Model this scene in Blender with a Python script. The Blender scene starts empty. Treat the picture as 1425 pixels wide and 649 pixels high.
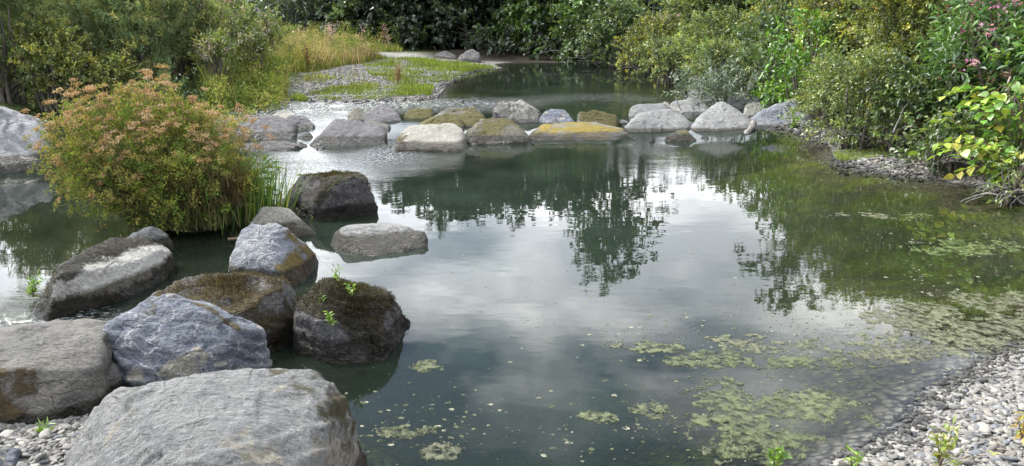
import bpy, bmesh, math
import numpy as np
from mathutils import Vector

# ------------------------------------------------------------------ camera, sky, sun, exposure
S = bpy.context.scene
COL = S.collection
H = 2.0                                  # eye height above the lower pool
F = 1037.0                               # focal length in photograph pixels (1425 wide)
PITCH = math.atan((324.5 - 25.0) / F)    # horizon 25 px below the top edge
cam_d = bpy.data.cameras.new('camera')
cam_d.sensor_width = 36.0
cam_d.lens = 36.0 * F / 1425.0
cam_d.clip_start = 0.05
cam_d.clip_end = 3000
cam = bpy.data.objects.new('camera', cam_d)
cam.location = (0, 0, H)
cam.rotation_euler = (math.pi / 2 - PITCH, 0, 0)
COL.objects.link(cam)
S.camera = cam

SUN_EL, SUN_AZ = math.radians(50), math.radians(-55)      # azimuth from +Y towards +X
sun_vec = Vector((math.sin(SUN_AZ) * math.cos(SUN_EL), math.cos(SUN_AZ) * math.cos(SUN_EL), math.sin(SUN_EL)))
world = bpy.data.worlds.new('World')
S.world = world
world.use_nodes = True


def nodes_of(nt):
    return nt.nodes, nt.links


def build_world():
    nt = world.node_tree
    N, L = nodes_of(nt)
    N.clear()
    out = N.new('ShaderNodeOutputWorld')
    bg = N.new('ShaderNodeBackground')
    bg.inputs['Strength'].default_value = 0.1
    sky = N.new('ShaderNodeTexSky')
    sky.sky_type = 'NISHITA'
    sky.sun_disc = False
    sky.sun_elevation = SUN_EL
    sky.sun_rotation = SUN_AZ
    sky.air_density = 1.0
    sky.dust_density = 1.5
    tc = N.new('ShaderNodeTexCoord')
    sep = N.new('ShaderNodeSeparateXYZ')
    L.new(tc.outputs['Generated'], sep.inputs[0])
    # a flat cloud layer overhead: direction / (height + small)
    zz = N.new('ShaderNodeMath'); zz.operation = 'MAXIMUM'; zz.inputs[1].default_value = 0.0
    L.new(sep.outputs['Z'], zz.inputs[0])
    za = N.new('ShaderNodeMath'); za.operation = 'ADD'; za.inputs[1].default_value = 0.12
    L.new(zz.outputs[0], za.inputs[0])
    dv = N.new('ShaderNodeVectorMath'); dv.operation = 'DIVIDE'
    L.new(tc.outputs['Generated'], dv.inputs[0])
    cmb = N.new('ShaderNodeCombineXYZ')
    for i in range(3):
        L.new(za.outputs[0], cmb.inputs[i])
    L.new(cmb.outputs[0], dv.inputs[1])
    off = N.new('ShaderNodeVectorMath'); off.operation = 'ADD'
    off.inputs[1].default_value = (43.2, 6.2, 0.0)
    L.new(dv.outputs[0], off.inputs[0])
    # broad cover: grey cloud with blue gaps
    n1 = N.new('ShaderNodeTexNoise')
    n1.inputs['Scale'].default_value = 0.75
    n1.inputs['Detail'].default_value = 7
    n1.inputs['Roughness'].default_value = 0.52
    L.new(off.outputs[0], n1.inputs['Vector'])
    cover = N.new('ShaderNodeValToRGB')
    cover.color_ramp.elements[0].position = 0.42
    cover.color_ramp.elements[1].position = 0.56
    # seen edge-on, the broken layer closes up towards the horizon
    ce = N.new('ShaderNodeMapRange')
    ce.inputs['From Min'].default_value = 0.0; ce.inputs['From Max'].default_value = 0.75
    ce.inputs['To Min'].default_value = 0.16; ce.inputs['To Max'].default_value = -0.05
    L.new(zz.outputs[0], ce.inputs['Value'])
    ca = N.new('ShaderNodeMath'); ca.operation = 'ADD'
    L.new(n1.outputs['Fac'], ca.inputs[0]); L.new(ce.outputs[0], ca.inputs[1])
    L.new(ca.outputs[0], cover.inputs[0])
    # brightness of the cloud sheet: thick grey to thin white
    n2 = N.new('ShaderNodeTexNoise')
    n2.inputs['Scale'].default_value = 1.6
    n2.inputs['Detail'].default_value = 6
    n2.inputs['Roughness'].default_value = 0.5
    L.new(off.outputs[0], n2.inputs['Vector'])
    lum = N.new('ShaderNodeValToRGB')
    e = lum.color_ramp.elements
    e[0].position = 0.42; e[0].color = (0.38, 0.405, 0.445, 1)
    e[1].position = 0.63; e[1].color = (1.0, 1.0, 1.0, 1)
    m = e.new(0.53); m.color = (0.56, 0.585, 0.615, 1)
    L.new(n2.outputs['Fac'], lum.inputs[0])
    # cloud glows towards the veiled sun
    dot = N.new('ShaderNodeVectorMath'); dot.operation = 'DOT_PRODUCT'
    dot.inputs[1].default_value = sun_vec
    L.new(tc.outputs['Generated'], dot.inputs[0])
    mr = N.new('ShaderNodeMapRange')
    mr.inputs['From Min'].default_value = 0.0
    mr.inputs['From Max'].default_value = 1.0
    mr.inputs['To Min'].default_value = 15.0
    mr.inputs['To Max'].default_value = 46.0
    L.new(dot.outputs['Value'], mr.inputs['Value'])
    sc = N.new('ShaderNodeVectorMath'); sc.operation = 'SCALE'
    L.new(lum.outputs['Color'], sc.inputs[0])
    L.new(mr.outputs[0], sc.inputs['Scale'])
    mix = N.new('ShaderNodeMixRGB')
    L.new(cover.outputs['Color'], mix.inputs['Fac'])
    L.new(sky.outputs[0], mix.inputs['Color1'])
    L.new(sc.outputs[0], mix.inputs['Color2'])
    L.new(mix.outputs[0], bg.inputs['Color'])
    L.new(bg.outputs[0], out.inputs[0])


build_world()
sun_d = bpy.data.lights.new('sun', 'SUN')
sun_d.energy = 2.4
sun_d.angle = math.radians(6)
sun_d.color = (1.0, 0.95, 0.87)
sun = bpy.data.objects.new('sun', sun_d)
sun.rotation_euler = sun_vec.to_track_quat('Z', 'Y').to_euler()
sun.location = (0, 0, 30)
COL.objects.link(sun)
vs = S.view_settings
vs.view_transform = 'Standard'
vs.look = 'None'
vs.exposure = 1.38
vs.gamma = 1.0
S.cycles.max_bounces = 8
S.cycles.transparent_max_bounces = 12
S.cycles.caustics_reflective = False
S.cycles.caustics_refractive = False

# ------------------------------------------------------------------ projection helpers (place things on the ground plan)
CP, SP = math.cos(PITCH), math.sin(PITCH)


def ray(u, v):
    xc = (u - 712.5) / F
    yc = -(v - 324.5) / F
    return np.array([xc, CP + yc * SP, -SP + yc * CP])


def on_z(u, v, z=0.0):
    d = ray(u, v)
    t = (z - H) / d[2]
    return np.array([0, 0, H]) + d * t


def on_y(u, v, Y):
    d = ray(u, v)
    return np.array([0, 0, H]) + d * (Y / d[1])


def x_at(u, Y, z=0.5):
    return (u - 712.5) / F * (Y * CP - (z - H) * SP)


# ------------------------------------------------------------------ noise
def _hash(ix, iy, iz, seed):
    h = (ix * 374761393 + iy * 668265263 + iz * 2147483647 + seed * 1274126177) & 0xFFFFFFFF
    h = ((h ^ (h >> 13)) * 1274126177) & 0xFFFFFFFF
    h = ((h ^ (h >> 16)) * 2246822519) & 0xFFFFFFFF
    return ((h ^ (h >> 15)) & 0xFFFFFF) / float(0xFFFFFF)


def vnoise(p, seed=0):
    p = np.asarray(p, float)
    i = np.floor(p).astype(np.int64)
    f = p - i
    w = f * f * f * (f * (f * 6 - 15) + 10)
    r = 0
    for dx in (0, 1):
        wx = w[:, 0] if dx else 1 - w[:, 0]
        for dy in (0, 1):
            wy = w[:, 1] if dy else 1 - w[:, 1]
            for dz in (0, 1):
                wz = w[:, 2] if dz else 1 - w[:, 2]
                r = r + wx * wy * wz * _hash(i[:, 0] + dx, i[:, 1] + dy, i[:, 2] + dz, seed)
    return r * 2 - 1


def fbm(p, octv=4, seed=0, gain=0.5):
    a, s, r = 1.0, 0.0, 0
    q = np.asarray(p, float).copy()
    for o in range(octv):
        r = r + a * vnoise(q, seed + o * 17)
        s += a
        a *= gain
        q = q * 2.03 + 11.7
    return r / s


def ridged(p, octv=4, seed=0):
    a, s, r = 1.0, 0.0, 0
    q = np.asarray(p, float).copy()
    for o in range(octv):
        r = r + a * (1 - np.abs(vnoise(q, seed + o * 31)) * 2)
        s += a
        a *= 0.5
        q = q * 2.1 + 5.3
    return r / s


def sstep(x, a, b):
    t = np.clip((x - a) / (b - a), 0, 1)
    return t * t * (3 - 2 * t)


def xy3(x, y, k=1.0, z=0.0):
    x = np.asarray(x, float).ravel(); y = np.asarray(y, float).ravel()
    return np.stack([x * k, y * k, np.full_like(x, z)], 1)


# ------------------------------------------------------------------ mesh helpers
def make_mesh(name, verts, faces, mat=None, smooth=True, attrs=None, fsize=3):
    verts = np.asarray(verts, np.float32)
    faces = np.asarray(faces, np.int32).reshape(-1, fsize)
    me = bpy.data.meshes.new(name)
    me.vertices.add(len(verts))
    me.vertices.foreach_set('co', verts.ravel())
    me.loops.add(faces.size)
    me.loops.foreach_set('vertex_index', faces.ravel())
    me.polygons.add(len(faces))
    me.polygons.foreach_set('loop_start', np.arange(len(faces), dtype=np.int32) * fsize)
    me.polygons.foreach_set('loop_total', np.full(len(faces), fsize, np.int32))
    if smooth:
        me.polygons.foreach_set('use_smooth', np.ones(len(faces), bool))
    for k, a in (attrs or {}).items():
        a = np.asarray(a, np.float32)
        if a.ndim == 1:
            at = me.attributes.new(k, 'FLOAT', 'POINT')
            at.data.foreach_set('value', a)
        else:
            if a.shape[1] == 3:
                a = np.concatenate([a, np.ones((len(a), 1), np.float32)], 1)
            at = me.attributes.new(k, 'FLOAT_COLOR', 'POINT')
            at.data.foreach_set('color', a.ravel())
    me.update(calc_edges=True)
    me.validate()
    if mat:
        me.materials.append(mat)
    return me


def link(name, me, parent=None, loc=None):
    o = bpy.data.objects.new(name, me)
    COL.objects.link(o)
    if parent:
        o.parent = parent
    if loc is not None:
        o.location = loc
    return o


def tag(o, label=None, cat=None, group=None, kind=None):
    if label: o['label'] = label
    if cat: o['category'] = cat
    if group: o['group'] = group
    if kind: o['kind'] = kind
    return o


def thing(name, loc, label, cat, group=None):
    o = bpy.data.objects.new(name, None)
    o.empty_display_size = 0.1
    COL.objects.link(o)
    o.location = [float(c) for c in loc]
    return tag(o, label, cat, group)


# ------------------------------------------------------------------ shader helpers
def new_mat(name):
    m = bpy.data.materials.new(name)
    m.use_nodes = True
    N, L = nodes_of(m.node_tree)
    N.clear()
    out = N.new('ShaderNodeOutputMaterial')
    return m, N, L, out


def nz(N, L, vec, scale, detail=5, rough=0.55, w=None, dist=0.0):
    n = N.new('ShaderNodeTexNoise')
    if w is not None:
        n.noise_dimensions = '4D'
        L.new(w, n.inputs['W'])
    n.inputs['Scale'].default_value = scale
    n.inputs['Detail'].default_value = detail
    n.inputs['Roughness'].default_value = rough
    n.inputs['Distortion'].default_value = dist
    L.new(vec, n.inputs['Vector'])
    return n.outputs['Fac']


def ramp(N, L, fac, stops):
    r = N.new('ShaderNodeValToRGB')
    e = r.color_ramp.elements
    while len(e) < len(stops):
        e.new(0.5)
    for el, (p, c) in zip(e, stops):
        el.position = p
        el.color = c if len(c) == 4 else (*c, 1)
    L.new(fac, r.inputs[0])
    return r.outputs['Color']


def mixc(N, L, fac, a, b, mode='MIX'):
    m = N.new('ShaderNodeMixRGB')
    m.blend_type = mode
    for sock, val in ((m.inputs['Fac'], fac), (m.inputs['Color1'], a), (m.inputs['Color2'], b)):
        if isinstance(val, (int, float)):
            sock.default_value = val
        elif isinstance(val, tuple):
            sock.default_value = val if len(val) == 4 else (*val, 1)
        else:
            L.new(val, sock)
    return m.outputs[0]


def math_n(N, L, op, a, b=None, clamp=False):
    m = N.new('ShaderNodeMath')
    m.operation = op
    m.use_clamp = clamp
    for i, val in enumerate((a, b)):
        if val is None:
            continue
        if isinstance(val, (int, float)):
            m.inputs[i].default_value = val
        else:
            L.new(val, m.inputs[i])
    return m.outputs[0]


def attr(N, name):
    a = N.new('ShaderNodeAttribute')
    a.attribute_name = name
    return a


BLK, WHT = (0, 0, 0, 1), (1, 1, 1, 1)


def rock_mat(name, c1, c2, c3=None, vein=None, moss=(0.035, 0.032, 0.012), moss2=(0.07, 0.055, 0.02),
             pale=(0.45, 0.43, 0.38), bump=1.0, wet=0.13, blotch=None, blotch_amt=0.0):
    c1, c2, c3, vein, pale, blotch = [None if c is None else tuple(x * 0.68 for x in c) for c in (c1, c2, c3, vein, pale, blotch)]
    m, N, L, out = new_mat(name)
    tc = N.new('ShaderNodeTexCoord')
    oi = N.new('ShaderNodeObjectInfo')
    w = math_n(N, L, 'MULTIPLY', oi.outputs['Random'], 57.0)
    P = tc.outputs['Object']
    n1 = nz(N, L, P, 2.2, 8, 0.62, w)
    n2 = nz(N, L, P, 11.0, 8, 0.65, w)
    n3 = nz(N, L, P, 75.0, 5, 0.7, w)
    base = mixc(N, L, ramp(N, L, n1, [(0.36, BLK), (0.64, WHT)]), c1, c2)
    if c3:
        base = mixc(N, L, ramp(N, L, n2, [(0.50, BLK), (0.66, WHT)]), base, c3)
    if blotch:
        nb = nz(N, L, P, 5.0, 6, 0.6, w, 0.4)
        base = mixc(N, L, ramp(N, L, nb, [(0.56 - blotch_amt, BLK), (0.62 - blotch_amt, WHT)]), base, blotch)
    if vein:
        mp = N.new('ShaderNodeMapping')
        mp.inputs['Rotation'].default_value = (0.5, 0.3, 0.9)
        mp.inputs['Scale'].default_value = (1.0, 2.6, 1.0)
        L.new(P, mp.inputs[0])
        vn = nz(N, L, mp.outputs[0], 2.6, 3, 0.5, w, 0.6)
        vv = math_n(N, L, 'ABSOLUTE', math_n(N, L, 'SUBTRACT', vn, 0.5))
        vm = ramp(N, L, vv, [(0.0, WHT), (0.011, BLK)])
        gate = ramp(N, L, n2, [(0.40, BLK), (0.55, WHT)])
        base = mixc(N, L, mixc(N, L, 1.0, vm, gate, 'MULTIPLY'), base, vein)
    spk = ramp(N, L, n3, [(0.30, (0.50, 0.50, 0.50)), (0.72, (1.36, 1.36, 1.36))])
    base = mixc(N, L, 1.0, base, spk, 'MULTIPLY')
    lc = nz(N, L, P, 24.0, 6, 0.7, w)
    base = mixc(N, L, ramp(N, L, lc, [(0.62, BLK), (0.70, (0.5, 0.5, 0.5))]), base, (0.27, 0.27, 0.245))
    # cracks
    cd = N.new('ShaderNodeVectorMath'); cd.operation = 'ADD'
    cn = N.new('ShaderNodeTexNoise'); cn.inputs['Scale'].default_value = 6.0; cn.inputs['Detail'].default_value = 5.0
    L.new(P, cn.inputs['Vector'])
    cs = N.new('ShaderNodeVectorMath'); cs.operation = 'SCALE'; cs.inputs['Scale'].default_value = 0.16
    L.new(cn.outputs['Color'], cs.inputs[0])
    L.new(P, cd.inputs[0]); L.new(cs.outputs[0], cd.inputs[1])
    cm = N.new('ShaderNodeMapping'); cm.inputs['Rotation'].default_value = (0.4, 0.2, 0.6); cm.inputs['Scale'].default_value = (1.0, 1.0, 2.4)
    L.new(cd.outputs[0], cm.inputs[0])
    cv = N.new('ShaderNodeTexVoronoi'); cv.voronoi_dimensions = '4D'; cv.feature = 'DISTANCE_TO_EDGE'; cv.inputs['Scale'].default_value = 2.6
    L.new(cm.outputs[0], cv.inputs['Vector']); L.new(w, cv.inputs['W'])
    crk = ramp(N, L, cv.outputs['Distance'], [(0.0, BLK), (0.014, WHT)])
    crk = mixc(N, L, ramp(N, L, n1, [(0.47, BLK), (0.60, WHT)]), WHT, crk)
    base = mixc(N, L, 1.0, base, mixc(N, L, crk, (0.52, 0.50, 0.47), WHT), 'MULTIPLY')
    # painted masks carried by the mesh: dried silt and moss
    pa = attr(N, 'pale')
    pf = math_n(N, L, 'ADD', pa.outputs['Fac'], math_n(N, L, 'MULTIPLY', math_n(N, L, 'SUBTRACT', n2, 0.5), 0.9))
    base = mixc(N, L, ramp(N, L, pf, [(0.47, BLK), (0.53, WHT)]), base,
                mixc(N, L, n2, pale, tuple(c * 0.72 for c in pale)))
    ma = attr(N, 'moss')
    mf = math_n(N, L, 'ADD', ma.outputs['Fac'], math_n(N, L, 'MULTIPLY', math_n(N, L, 'SUBTRACT', math_n(N, L, 'ADD', math_n(N, L, 'MULTIPLY', n1, 0.5), math_n(N, L, 'MULTIPLY', n2, 0.5)), 0.5), 3.2))
    mfac = ramp(N, L, mf, [(0.42, BLK), (0.62, WHT)])
    mcol = mixc(N, L, ramp(N, L, nz(N, L, P, 30.0, 6, 0.7, w), [(0.35, BLK), (0.7, WHT)]), moss, moss2)
    base = mixc(N, L, mfac, base, mcol)
    # tide mark: stone soaked and algae dark just above the water
    geo = N.new('ShaderNodeNewGeometry')
    sep = N.new('ShaderNodeSeparateXYZ')
    L.new(geo.outputs['Position'], sep.inputs[0])
    zz = math_n(N, L, 'ADD', sep.outputs['Z'], math_n(N, L, 'MULTIPLY', math_n(N, L, 'SUBTRACT', n1, 0.5), 0.08))
    wr = ramp(N, L, zz, [(max(0.0, wet - 0.02), WHT), (wet + 0.012, BLK)])
    base = mixc(N, L, wr, base, mixc(N, L, 1.0, base, (0.22, 0.20, 0.16), 'MULTIPLY'))
    bs = N.new('ShaderNodeBsdfPrincipled')
    L.new(base, bs.inputs['Base Color'])
    L.new(ramp(N, L, wr, [(0.0, (0.82, 0.82, 0.82)), (1.0, (0.32, 0.32, 0.32))]), bs.inputs['Roughness'])
    bs.inputs['Specular IOR Level'].default_value = 0.35
    hsum = math_n(N, L, 'ADD', math_n(N, L, 'MULTIPLY', n2, 1.0), math_n(N, L, 'MULTIPLY', n3, 0.35))
    hsum = math_n(N, L, 'ADD', hsum, math_n(N, L, 'MULTIPLY', mfac, 0.4))
    hsum = math_n(N, L, 'ADD', hsum, math_n(N, L, 'MULTIPLY', crk, 0.25))
    gm = N.new('ShaderNodeMapping'); gm.inputs['Rotation'].default_value = (0.5, 0.4, 0.5); gm.inputs['Scale'].default_value = (0.7, 2.6, 1.6)
    L.new(P, gm.inputs[0])
    gr = nz(N, L, gm.outputs[0], 13.0, 7, 0.62, w, 1.2)
    hsum = math_n(N, L, 'ADD', hsum, math_n(N, L, 'MULTIPLY', gr, 1.5))
    b = N.new('ShaderNodeBump')
    b.inputs['Strength'].default_value = 0.9 * bump
    b.inputs['Distance'].default_value = 0.05
    L.new(hsum, b.inputs['Height'])
    L.new(b.outputs[0], bs.inputs['Normal'])
    L.new(bs.outputs[0], out.inputs[0])
    return m


M = {}
M['slate'] = rock_mat('grey_slate', (0.235, 0.24, 0.235), (0.33, 0.33, 0.315), (0.20, 0.205, 0.21), blotch=(0.36, 0.33, 0.26), blotch_amt=-0.04, pale=(0.37, 0.335, 0.275))
M['tan'] = rock_mat('tan_grey_stone', (0.20, 0.19, 0.17), (0.30, 0.275, 0.235), (0.17, 0.165, 0.16), moss=(0.05, 0.035, 0.014), moss2=(0.10, 0.07, 0.03))
M['blue'] = rock_mat('blue_veined_stone', (0.15, 0.17, 0.215), (0.24, 0.265, 0.31), (0.33, 0.345, 0.36), vein=(0.62, 0.63, 0.63), blotch=(0.46, 0.43, 0.35), blotch_amt=-0.01, moss2=(0.13, 0.095, 0.04))
M['whiteblue'] = rock_mat('white_blue_stone', (0.22, 0.255, 0.32), (0.42, 0.43, 0.44), (0.30, 0.31, 0.33), vein=(0.6, 0.6, 0.58), blotch=(0.10, 0.10, 0.105), blotch_amt=-0.06, moss=(0.11, 0.08, 0.02), moss2=(0.17, 0.12, 0.04))
M['moss'] = rock_mat('moss_dark_stone', (0.13, 0.125, 0.13), (0.23, 0.215, 0.205), (0.34, 0.32, 0.30), moss=(0.022, 0.019, 0.011), moss2=(0.062, 0.050, 0.024), bump=1.4)
M['mossbrown'] = rock_mat('moss_brown_stone', (0.24, 0.23, 0.215), (0.36, 0.345, 0.32), moss=(0.05, 0.038, 0.014), moss2=(0.125, 0.09, 0.038), bump=1.4)
M['half'] = rock_mat('silted_stone', (0.17, 0.155, 0.135), (0.24, 0.215, 0.18), pale=(0.82, 0.79, 0.72), moss=(0.035, 0.033, 0.026), moss2=(0.085, 0.077, 0.06), bump=1.2)
M['cream'] = rock_mat('cream_stone', (0.42, 0.40, 0.335), (0.56, 0.535, 0.46), (0.36, 0.34, 0.28), moss=(0.06, 0.045, 0.015), moss2=(0.11, 0.085, 0.03))
M['purple'] = rock_mat('mauve_grey_stone', (0.185, 0.175, 0.18), (0.28, 0.265, 0.265), (0.15, 0.145, 0.155), vein=None)
M['yellow'] = rock_mat('yellow_moss_stone', (0.20, 0.19, 0.16), (0.36, 0.34, 0.29), moss=(0.17, 0.125, 0.018), moss2=(0.24, 0.185, 0.03))
M['olive'] = rock_mat('olive_moss_stone', (0.12, 0.115, 0.09), (0.26, 0.24, 0.18), (0.34, 0.32, 0.26), moss=(0.05, 0.046, 0.014), moss2=(0.13, 0.11, 0.03))
M['palegrey'] = rock_mat('pale_grey_stone', (0.34, 0.34, 0.325), (0.46, 0.455, 0.43), (0.26, 0.265, 0.28))
M['bigwhite'] = rock_mat('pale_streaked_stone', (0.26, 0.265, 0.28), (0.46, 0.46, 0.46), (0.36, 0.36, 0.37), vein=(0.55, 0.55, 0.54), wet=0.22)


def leaf_mat(name='foliage', trans=0.35, gloss=0.06):
    m, N, L, out = new_mat(name)
    a = attr(N, 'col')
    d = N.new('ShaderNodeBsdfDiffuse')
    L.new(a.outputs['Color'], d.inputs['Color'])
    t = N.new('ShaderNodeBsdfTranslucent')
    L.new(mixc(N, L, 1.0, a.outputs['Color'], (1.25, 1.25, 0.7), 'MULTIPLY'), t.inputs['Color'])
    mx = N.new('ShaderNodeMixShader')
    mx.inputs[0].default_value = trans
    L.new(d.outputs[0], mx.inputs[1]); L.new(t.outputs[0], mx.inputs[2])
    g = N.new('ShaderNodeBsdfGlossy')
    g.inputs['Roughness'].default_value = 0.38
    g.inputs['Color'].default_value = (0.8, 0.8, 0.8, 1)
    m2 = N.new('ShaderNodeMixShader')
    m2.inputs[0].default_value = gloss
    L.new(mx.outputs[0], m2.inputs[1]); L.new(g.outputs[0], m2.inputs[2])
    L.new(m2.outputs[0], out.inputs[0])
    return m


M['leaf'] = leaf_mat()
M['leaf_matte'] = leaf_mat('dry_foliage', 0.3, 0.01)


def bark_mat(name, c1, c2):
    m, N, L, out = new_mat(name)
    tc = N.new('ShaderNodeTexCoord')
    n = nz(N, L, tc.outputs['Object'], 14, 6, 0.7)
    bs = N.new('ShaderNodeBsdfPrincipled')
    L.new(mixc(N, L, ramp(N, L, n, [(0.35, BLK), (0.65, WHT)]), c1, c2), bs.inputs['Base Color'])
    bs.inputs['Roughness'].default_value = 0.85
    b = N.new('ShaderNodeBump'); b.inputs['Distance'].default_value = 0.02
    L.new(n, b.inputs['Height']); L.new(b.outputs[0], bs.inputs['Normal'])
    L.new(bs.outputs[0], out.inputs[0])
    return m


M['bark'] = bark_mat('bark', (0.06, 0.05, 0.04), (0.14, 0.12, 0.10))
M['greywood'] = bark_mat('weathered_wood', (0.10, 0.092, 0.082), (0.21, 0.195, 0.175))
M['brownstem'] = bark_mat('dry_stem', (0.09, 0.06, 0.035), (0.20, 0.14, 0.08))


def col_mat(name, rough=0.8, nscale=40.0, spec=0.3):
    """colour from the mesh, broken up by fine noise"""
    m, N, L, out = new_mat(name)
    a = attr(N, 'col')
    tc = N.new('ShaderNodeTexCoord')
    n = nz(N, L, tc.outputs['Object'], nscale, 5, 0.7)
    c = mixc(N, L, 1.0, a.outputs['Color'], ramp(N, L, n, [(0.3, (0.65, 0.65, 0.65)), (0.7, (1.25, 1.25, 1.25))]), 'MULTIPLY')
    bs = N.new('ShaderNodeBsdfPrincipled')
    L.new(c, bs.inputs['Base Color'])
    bs.inputs['Roughness'].default_value = rough
    bs.inputs['Specular IOR Level'].default_value = spec
    b = N.new('ShaderNodeBump'); b.inputs['Distance'].default_value = 0.01; b.inputs['Strength'].default_value = 0.6
    L.new(n, b.inputs['Height']); L.new(b.outputs[0], bs.inputs['Normal'])
    L.new(bs.outputs[0], out.inputs[0])
    return m


M['pebble'] = col_mat('pebbles', 0.75, 45.0)


def pebble_single(name, c, rough=0.8):
    m, N, L, out = new_mat(name)
    tc = N.new('ShaderNodeTexCoord')
    oi = N.new('ShaderNodeObjectInfo')
    w = math_n(N, L, 'MULTIPLY', oi.outputs['Random'], 40.0)
    n = nz(N, L, tc.outputs['Object'], 2.2, 7, 0.7, w)
    hsv = N.new('ShaderNodeHueSaturation')
    hsv.inputs['Color'].default_value = (*c, 1)
    L.new(math_n(N, L, 'ADD', math_n(N, L, 'MULTIPLY', oi.outputs['Random'], 0.5), 0.75), hsv.inputs['Value'])
    bs = N.new('ShaderNodeBsdfPrincipled')
    L.new(mixc(N, L, 1.0, hsv.outputs[0], ramp(N, L, n, [(0.3, (0.6, 0.6, 0.6)), (0.7, (1.25, 1.25, 1.25))]), 'MULTIPLY'), bs.inputs['Base Color'])
    bs.inputs['Roughness'].default_value = rough
    b = N.new('ShaderNodeBump'); b.inputs['Distance'].default_value = 0.1; b.inputs['Strength'].default_value = 0.4
    L.new(n, b.inputs['Height']); L.new(b.outputs[0], bs.inputs['Normal'])
    L.new(bs.outputs[0], out.inputs[0])
    return m


PEB = [pebble_single('grey_pebble', (0.175, 0.168, 0.155)), pebble_single('pale_pebble', (0.25, 0.238, 0.212)),
       pebble_single('warm_pebble', (0.18, 0.164, 0.142)), pebble_single('blue_pebble', (0.13, 0.138, 0.152))]
PEB_WET = pebble_single('wet_pebble', (0.055, 0.052, 0.048), 0.3)

# ------------------------------------------------------------------ the shape of the river
UP = 0.16                                 # the upper pool stands this much above the lower one


def level(x, y):
    return UP * sstep(y + 0.12 * x * (x < 0), 11.9, 14.2)


shore_px = [(1750, 560), (1560, 470), (1425, 482), (1375, 503), (1330, 527), (1292, 552), (1266, 592), (1200, 622), (1130, 655), (1050, 720),
            (700, 900), (470, 790), (330, 650), (250, 560), (195, 548), (150, 545), (100, 520), (30, 505), (-100, 500), (-400, 500),
            (-900, 430), (-900, 270), (-300, 205), (-60, 180), (60, 163), (150, 158), (240, 160), (300, 165), (340, 158), (400, 149), (430, 144),
            (520, 142), (600, 141), (615, 134), (619, 122), (636, 109), (662, 100), (700, 95), (690, 89), (720, 86.5), (780, 87), (850, 90),
            (882, 95), (905, 100), (925, 108), (945, 120), (960, 132), (985, 141), (1012, 147), (1042, 163), (1080, 187), (1110, 192), (1150, 202),
            (1160, 225), (1200, 238), (1260, 246), (1300, 250), (1370, 262), (1425, 280), (1550, 305), (1800, 350)]
SHORE = np.array([on_z(u, v, UP if v < 146 else 0.0)[:2] for u, v in shore_px])


def shore_dist(x, y):
    """signed distance to the waterline, positive on land"""
    x = np.asarray(x, float).ravel(); y = np.asarray(y, float).ravel()
    best = np.full(x.shape, 1e9)
    inside = np.zeros(x.shape, bool)
    n = len(SHORE)
    for i in range(n):
        ax, ay = SHORE[i]; bx, by = SHORE[(i + 1) % n]
        dx, dy = bx - ax, by - ay
        t = np.clip(((x - ax) * dx + (y - ay) * dy) / (dx * dx + dy * dy + 1e-9), 0, 1)
        best = np.minimum(best, (x - ax - t * dx) ** 2 + (y - ay - t * dy) ** 2)
        if abs(dy) > 1e-9:
            c = (ay > y) != (by > y)
            inside ^= c & (x < dx * (y - ay) / dy + ax)
    d = np.sqrt(best)
    return np.where(inside, -d, d)


ISLE = on_z(268, 322)[:2]                 # the tussock the tall umbellifer grows on


def terr(x, y, sd=None):
    x = np.asarray(x, float).ravel(); y = np.asarray(y, float).ravel()
    if sd is None:
        sd = shore_dist(x, y)
    d = np.maximum(sd, 0)
    i = np.maximum(-sd, 0)
    lv = level(x, y)
    n = fbm(xy3(x, y, 0.5), 4, 5)
    n2 = fbm(xy3(x, y, 3.0), 3, 9)
    beach = np.minimum(0.15 * d, 0.55 + 0.02 * d)
    rbank = 0.07 * np.minimum(d, 0.9) + 0.75 * sstep(d, 0.7, 2.6) + 0.09 * np.minimum(np.maximum(d - 2, 0), 12)
    bar = np.minimum(0.055 * d, 0.42 + 0.012 * d)
    lbank = 0.22 * np.minimum(d, 4.0) + 0.02 * np.minimum(d, 40)
    far = 0.3 * sstep(d, 0.1, 1.2) + 0.015 * np.minimum(d, 30)
    wr = sstep(x, 1.5, 3.0) * sstep(y, 5.5, 8.0)
    land = beach * (1 - wr) + rbank * wr
    wb = sstep(-x, -1.5, 0.5) * sstep(y, 13.0, 15.0)
    wl = sstep(-x, 4.2, 6.2) * sstep(y, 5.0, 8.0)
    wl = wl * (1 - sstep(x + 0.36 * y, 0.0, 1.6))          # meadow side keeps the low bar profile
    land = land * (1 - wb) + bar * wb
    land = land * (1 - wl) + lbank * wl
    wf = sstep(y, 33.5, 36.0)
    land = land * (1 - wf) + far * wf
    shallow = sstep(x + 0.12 * (y - 4), 0.6, 3.2) * sstep(12.5 - y, 0, 2)
    dep = np.minimum(0.5 * i, 1.25) * (1 - shallow) + np.minimum(0.16 * i, 0.42) * shallow
    riff = np.exp(-((x + 3.2) / 2.2) ** 2 - ((y - 15.6) / 3.0) ** 2)
    dep = dep * (1 - 0.75 * riff)
    dep = dep * (1 - 0.6 * sstep(-x, 1.8, 2.8) * sstep(y, 4.6, 5.4) * sstep(11.5 - y, 0, 1.5))
    nearleft = np.exp(-((x + 3.0) / 0.9) ** 2 - ((y - 4.4) / 0.6) ** 2)
    dep = dep * (1 - 0.7 * nearleft)
    h = np.where(sd > 0, land + 0.10 * n * sstep(d, 0, 2) + 0.018 * n2 * sstep(d, 0, 0.3), -dep + 0.05 * n2 * sstep(i, 0, 0.4)) + lv
    isl = np.exp(-((x - ISLE[0] + 0.05) / 0.5) ** 2 - ((y - ISLE[1] - 0.15) / 0.38) ** 2)
    return np.maximum(h, h * (1 - isl) + isl * 0.13)


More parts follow.
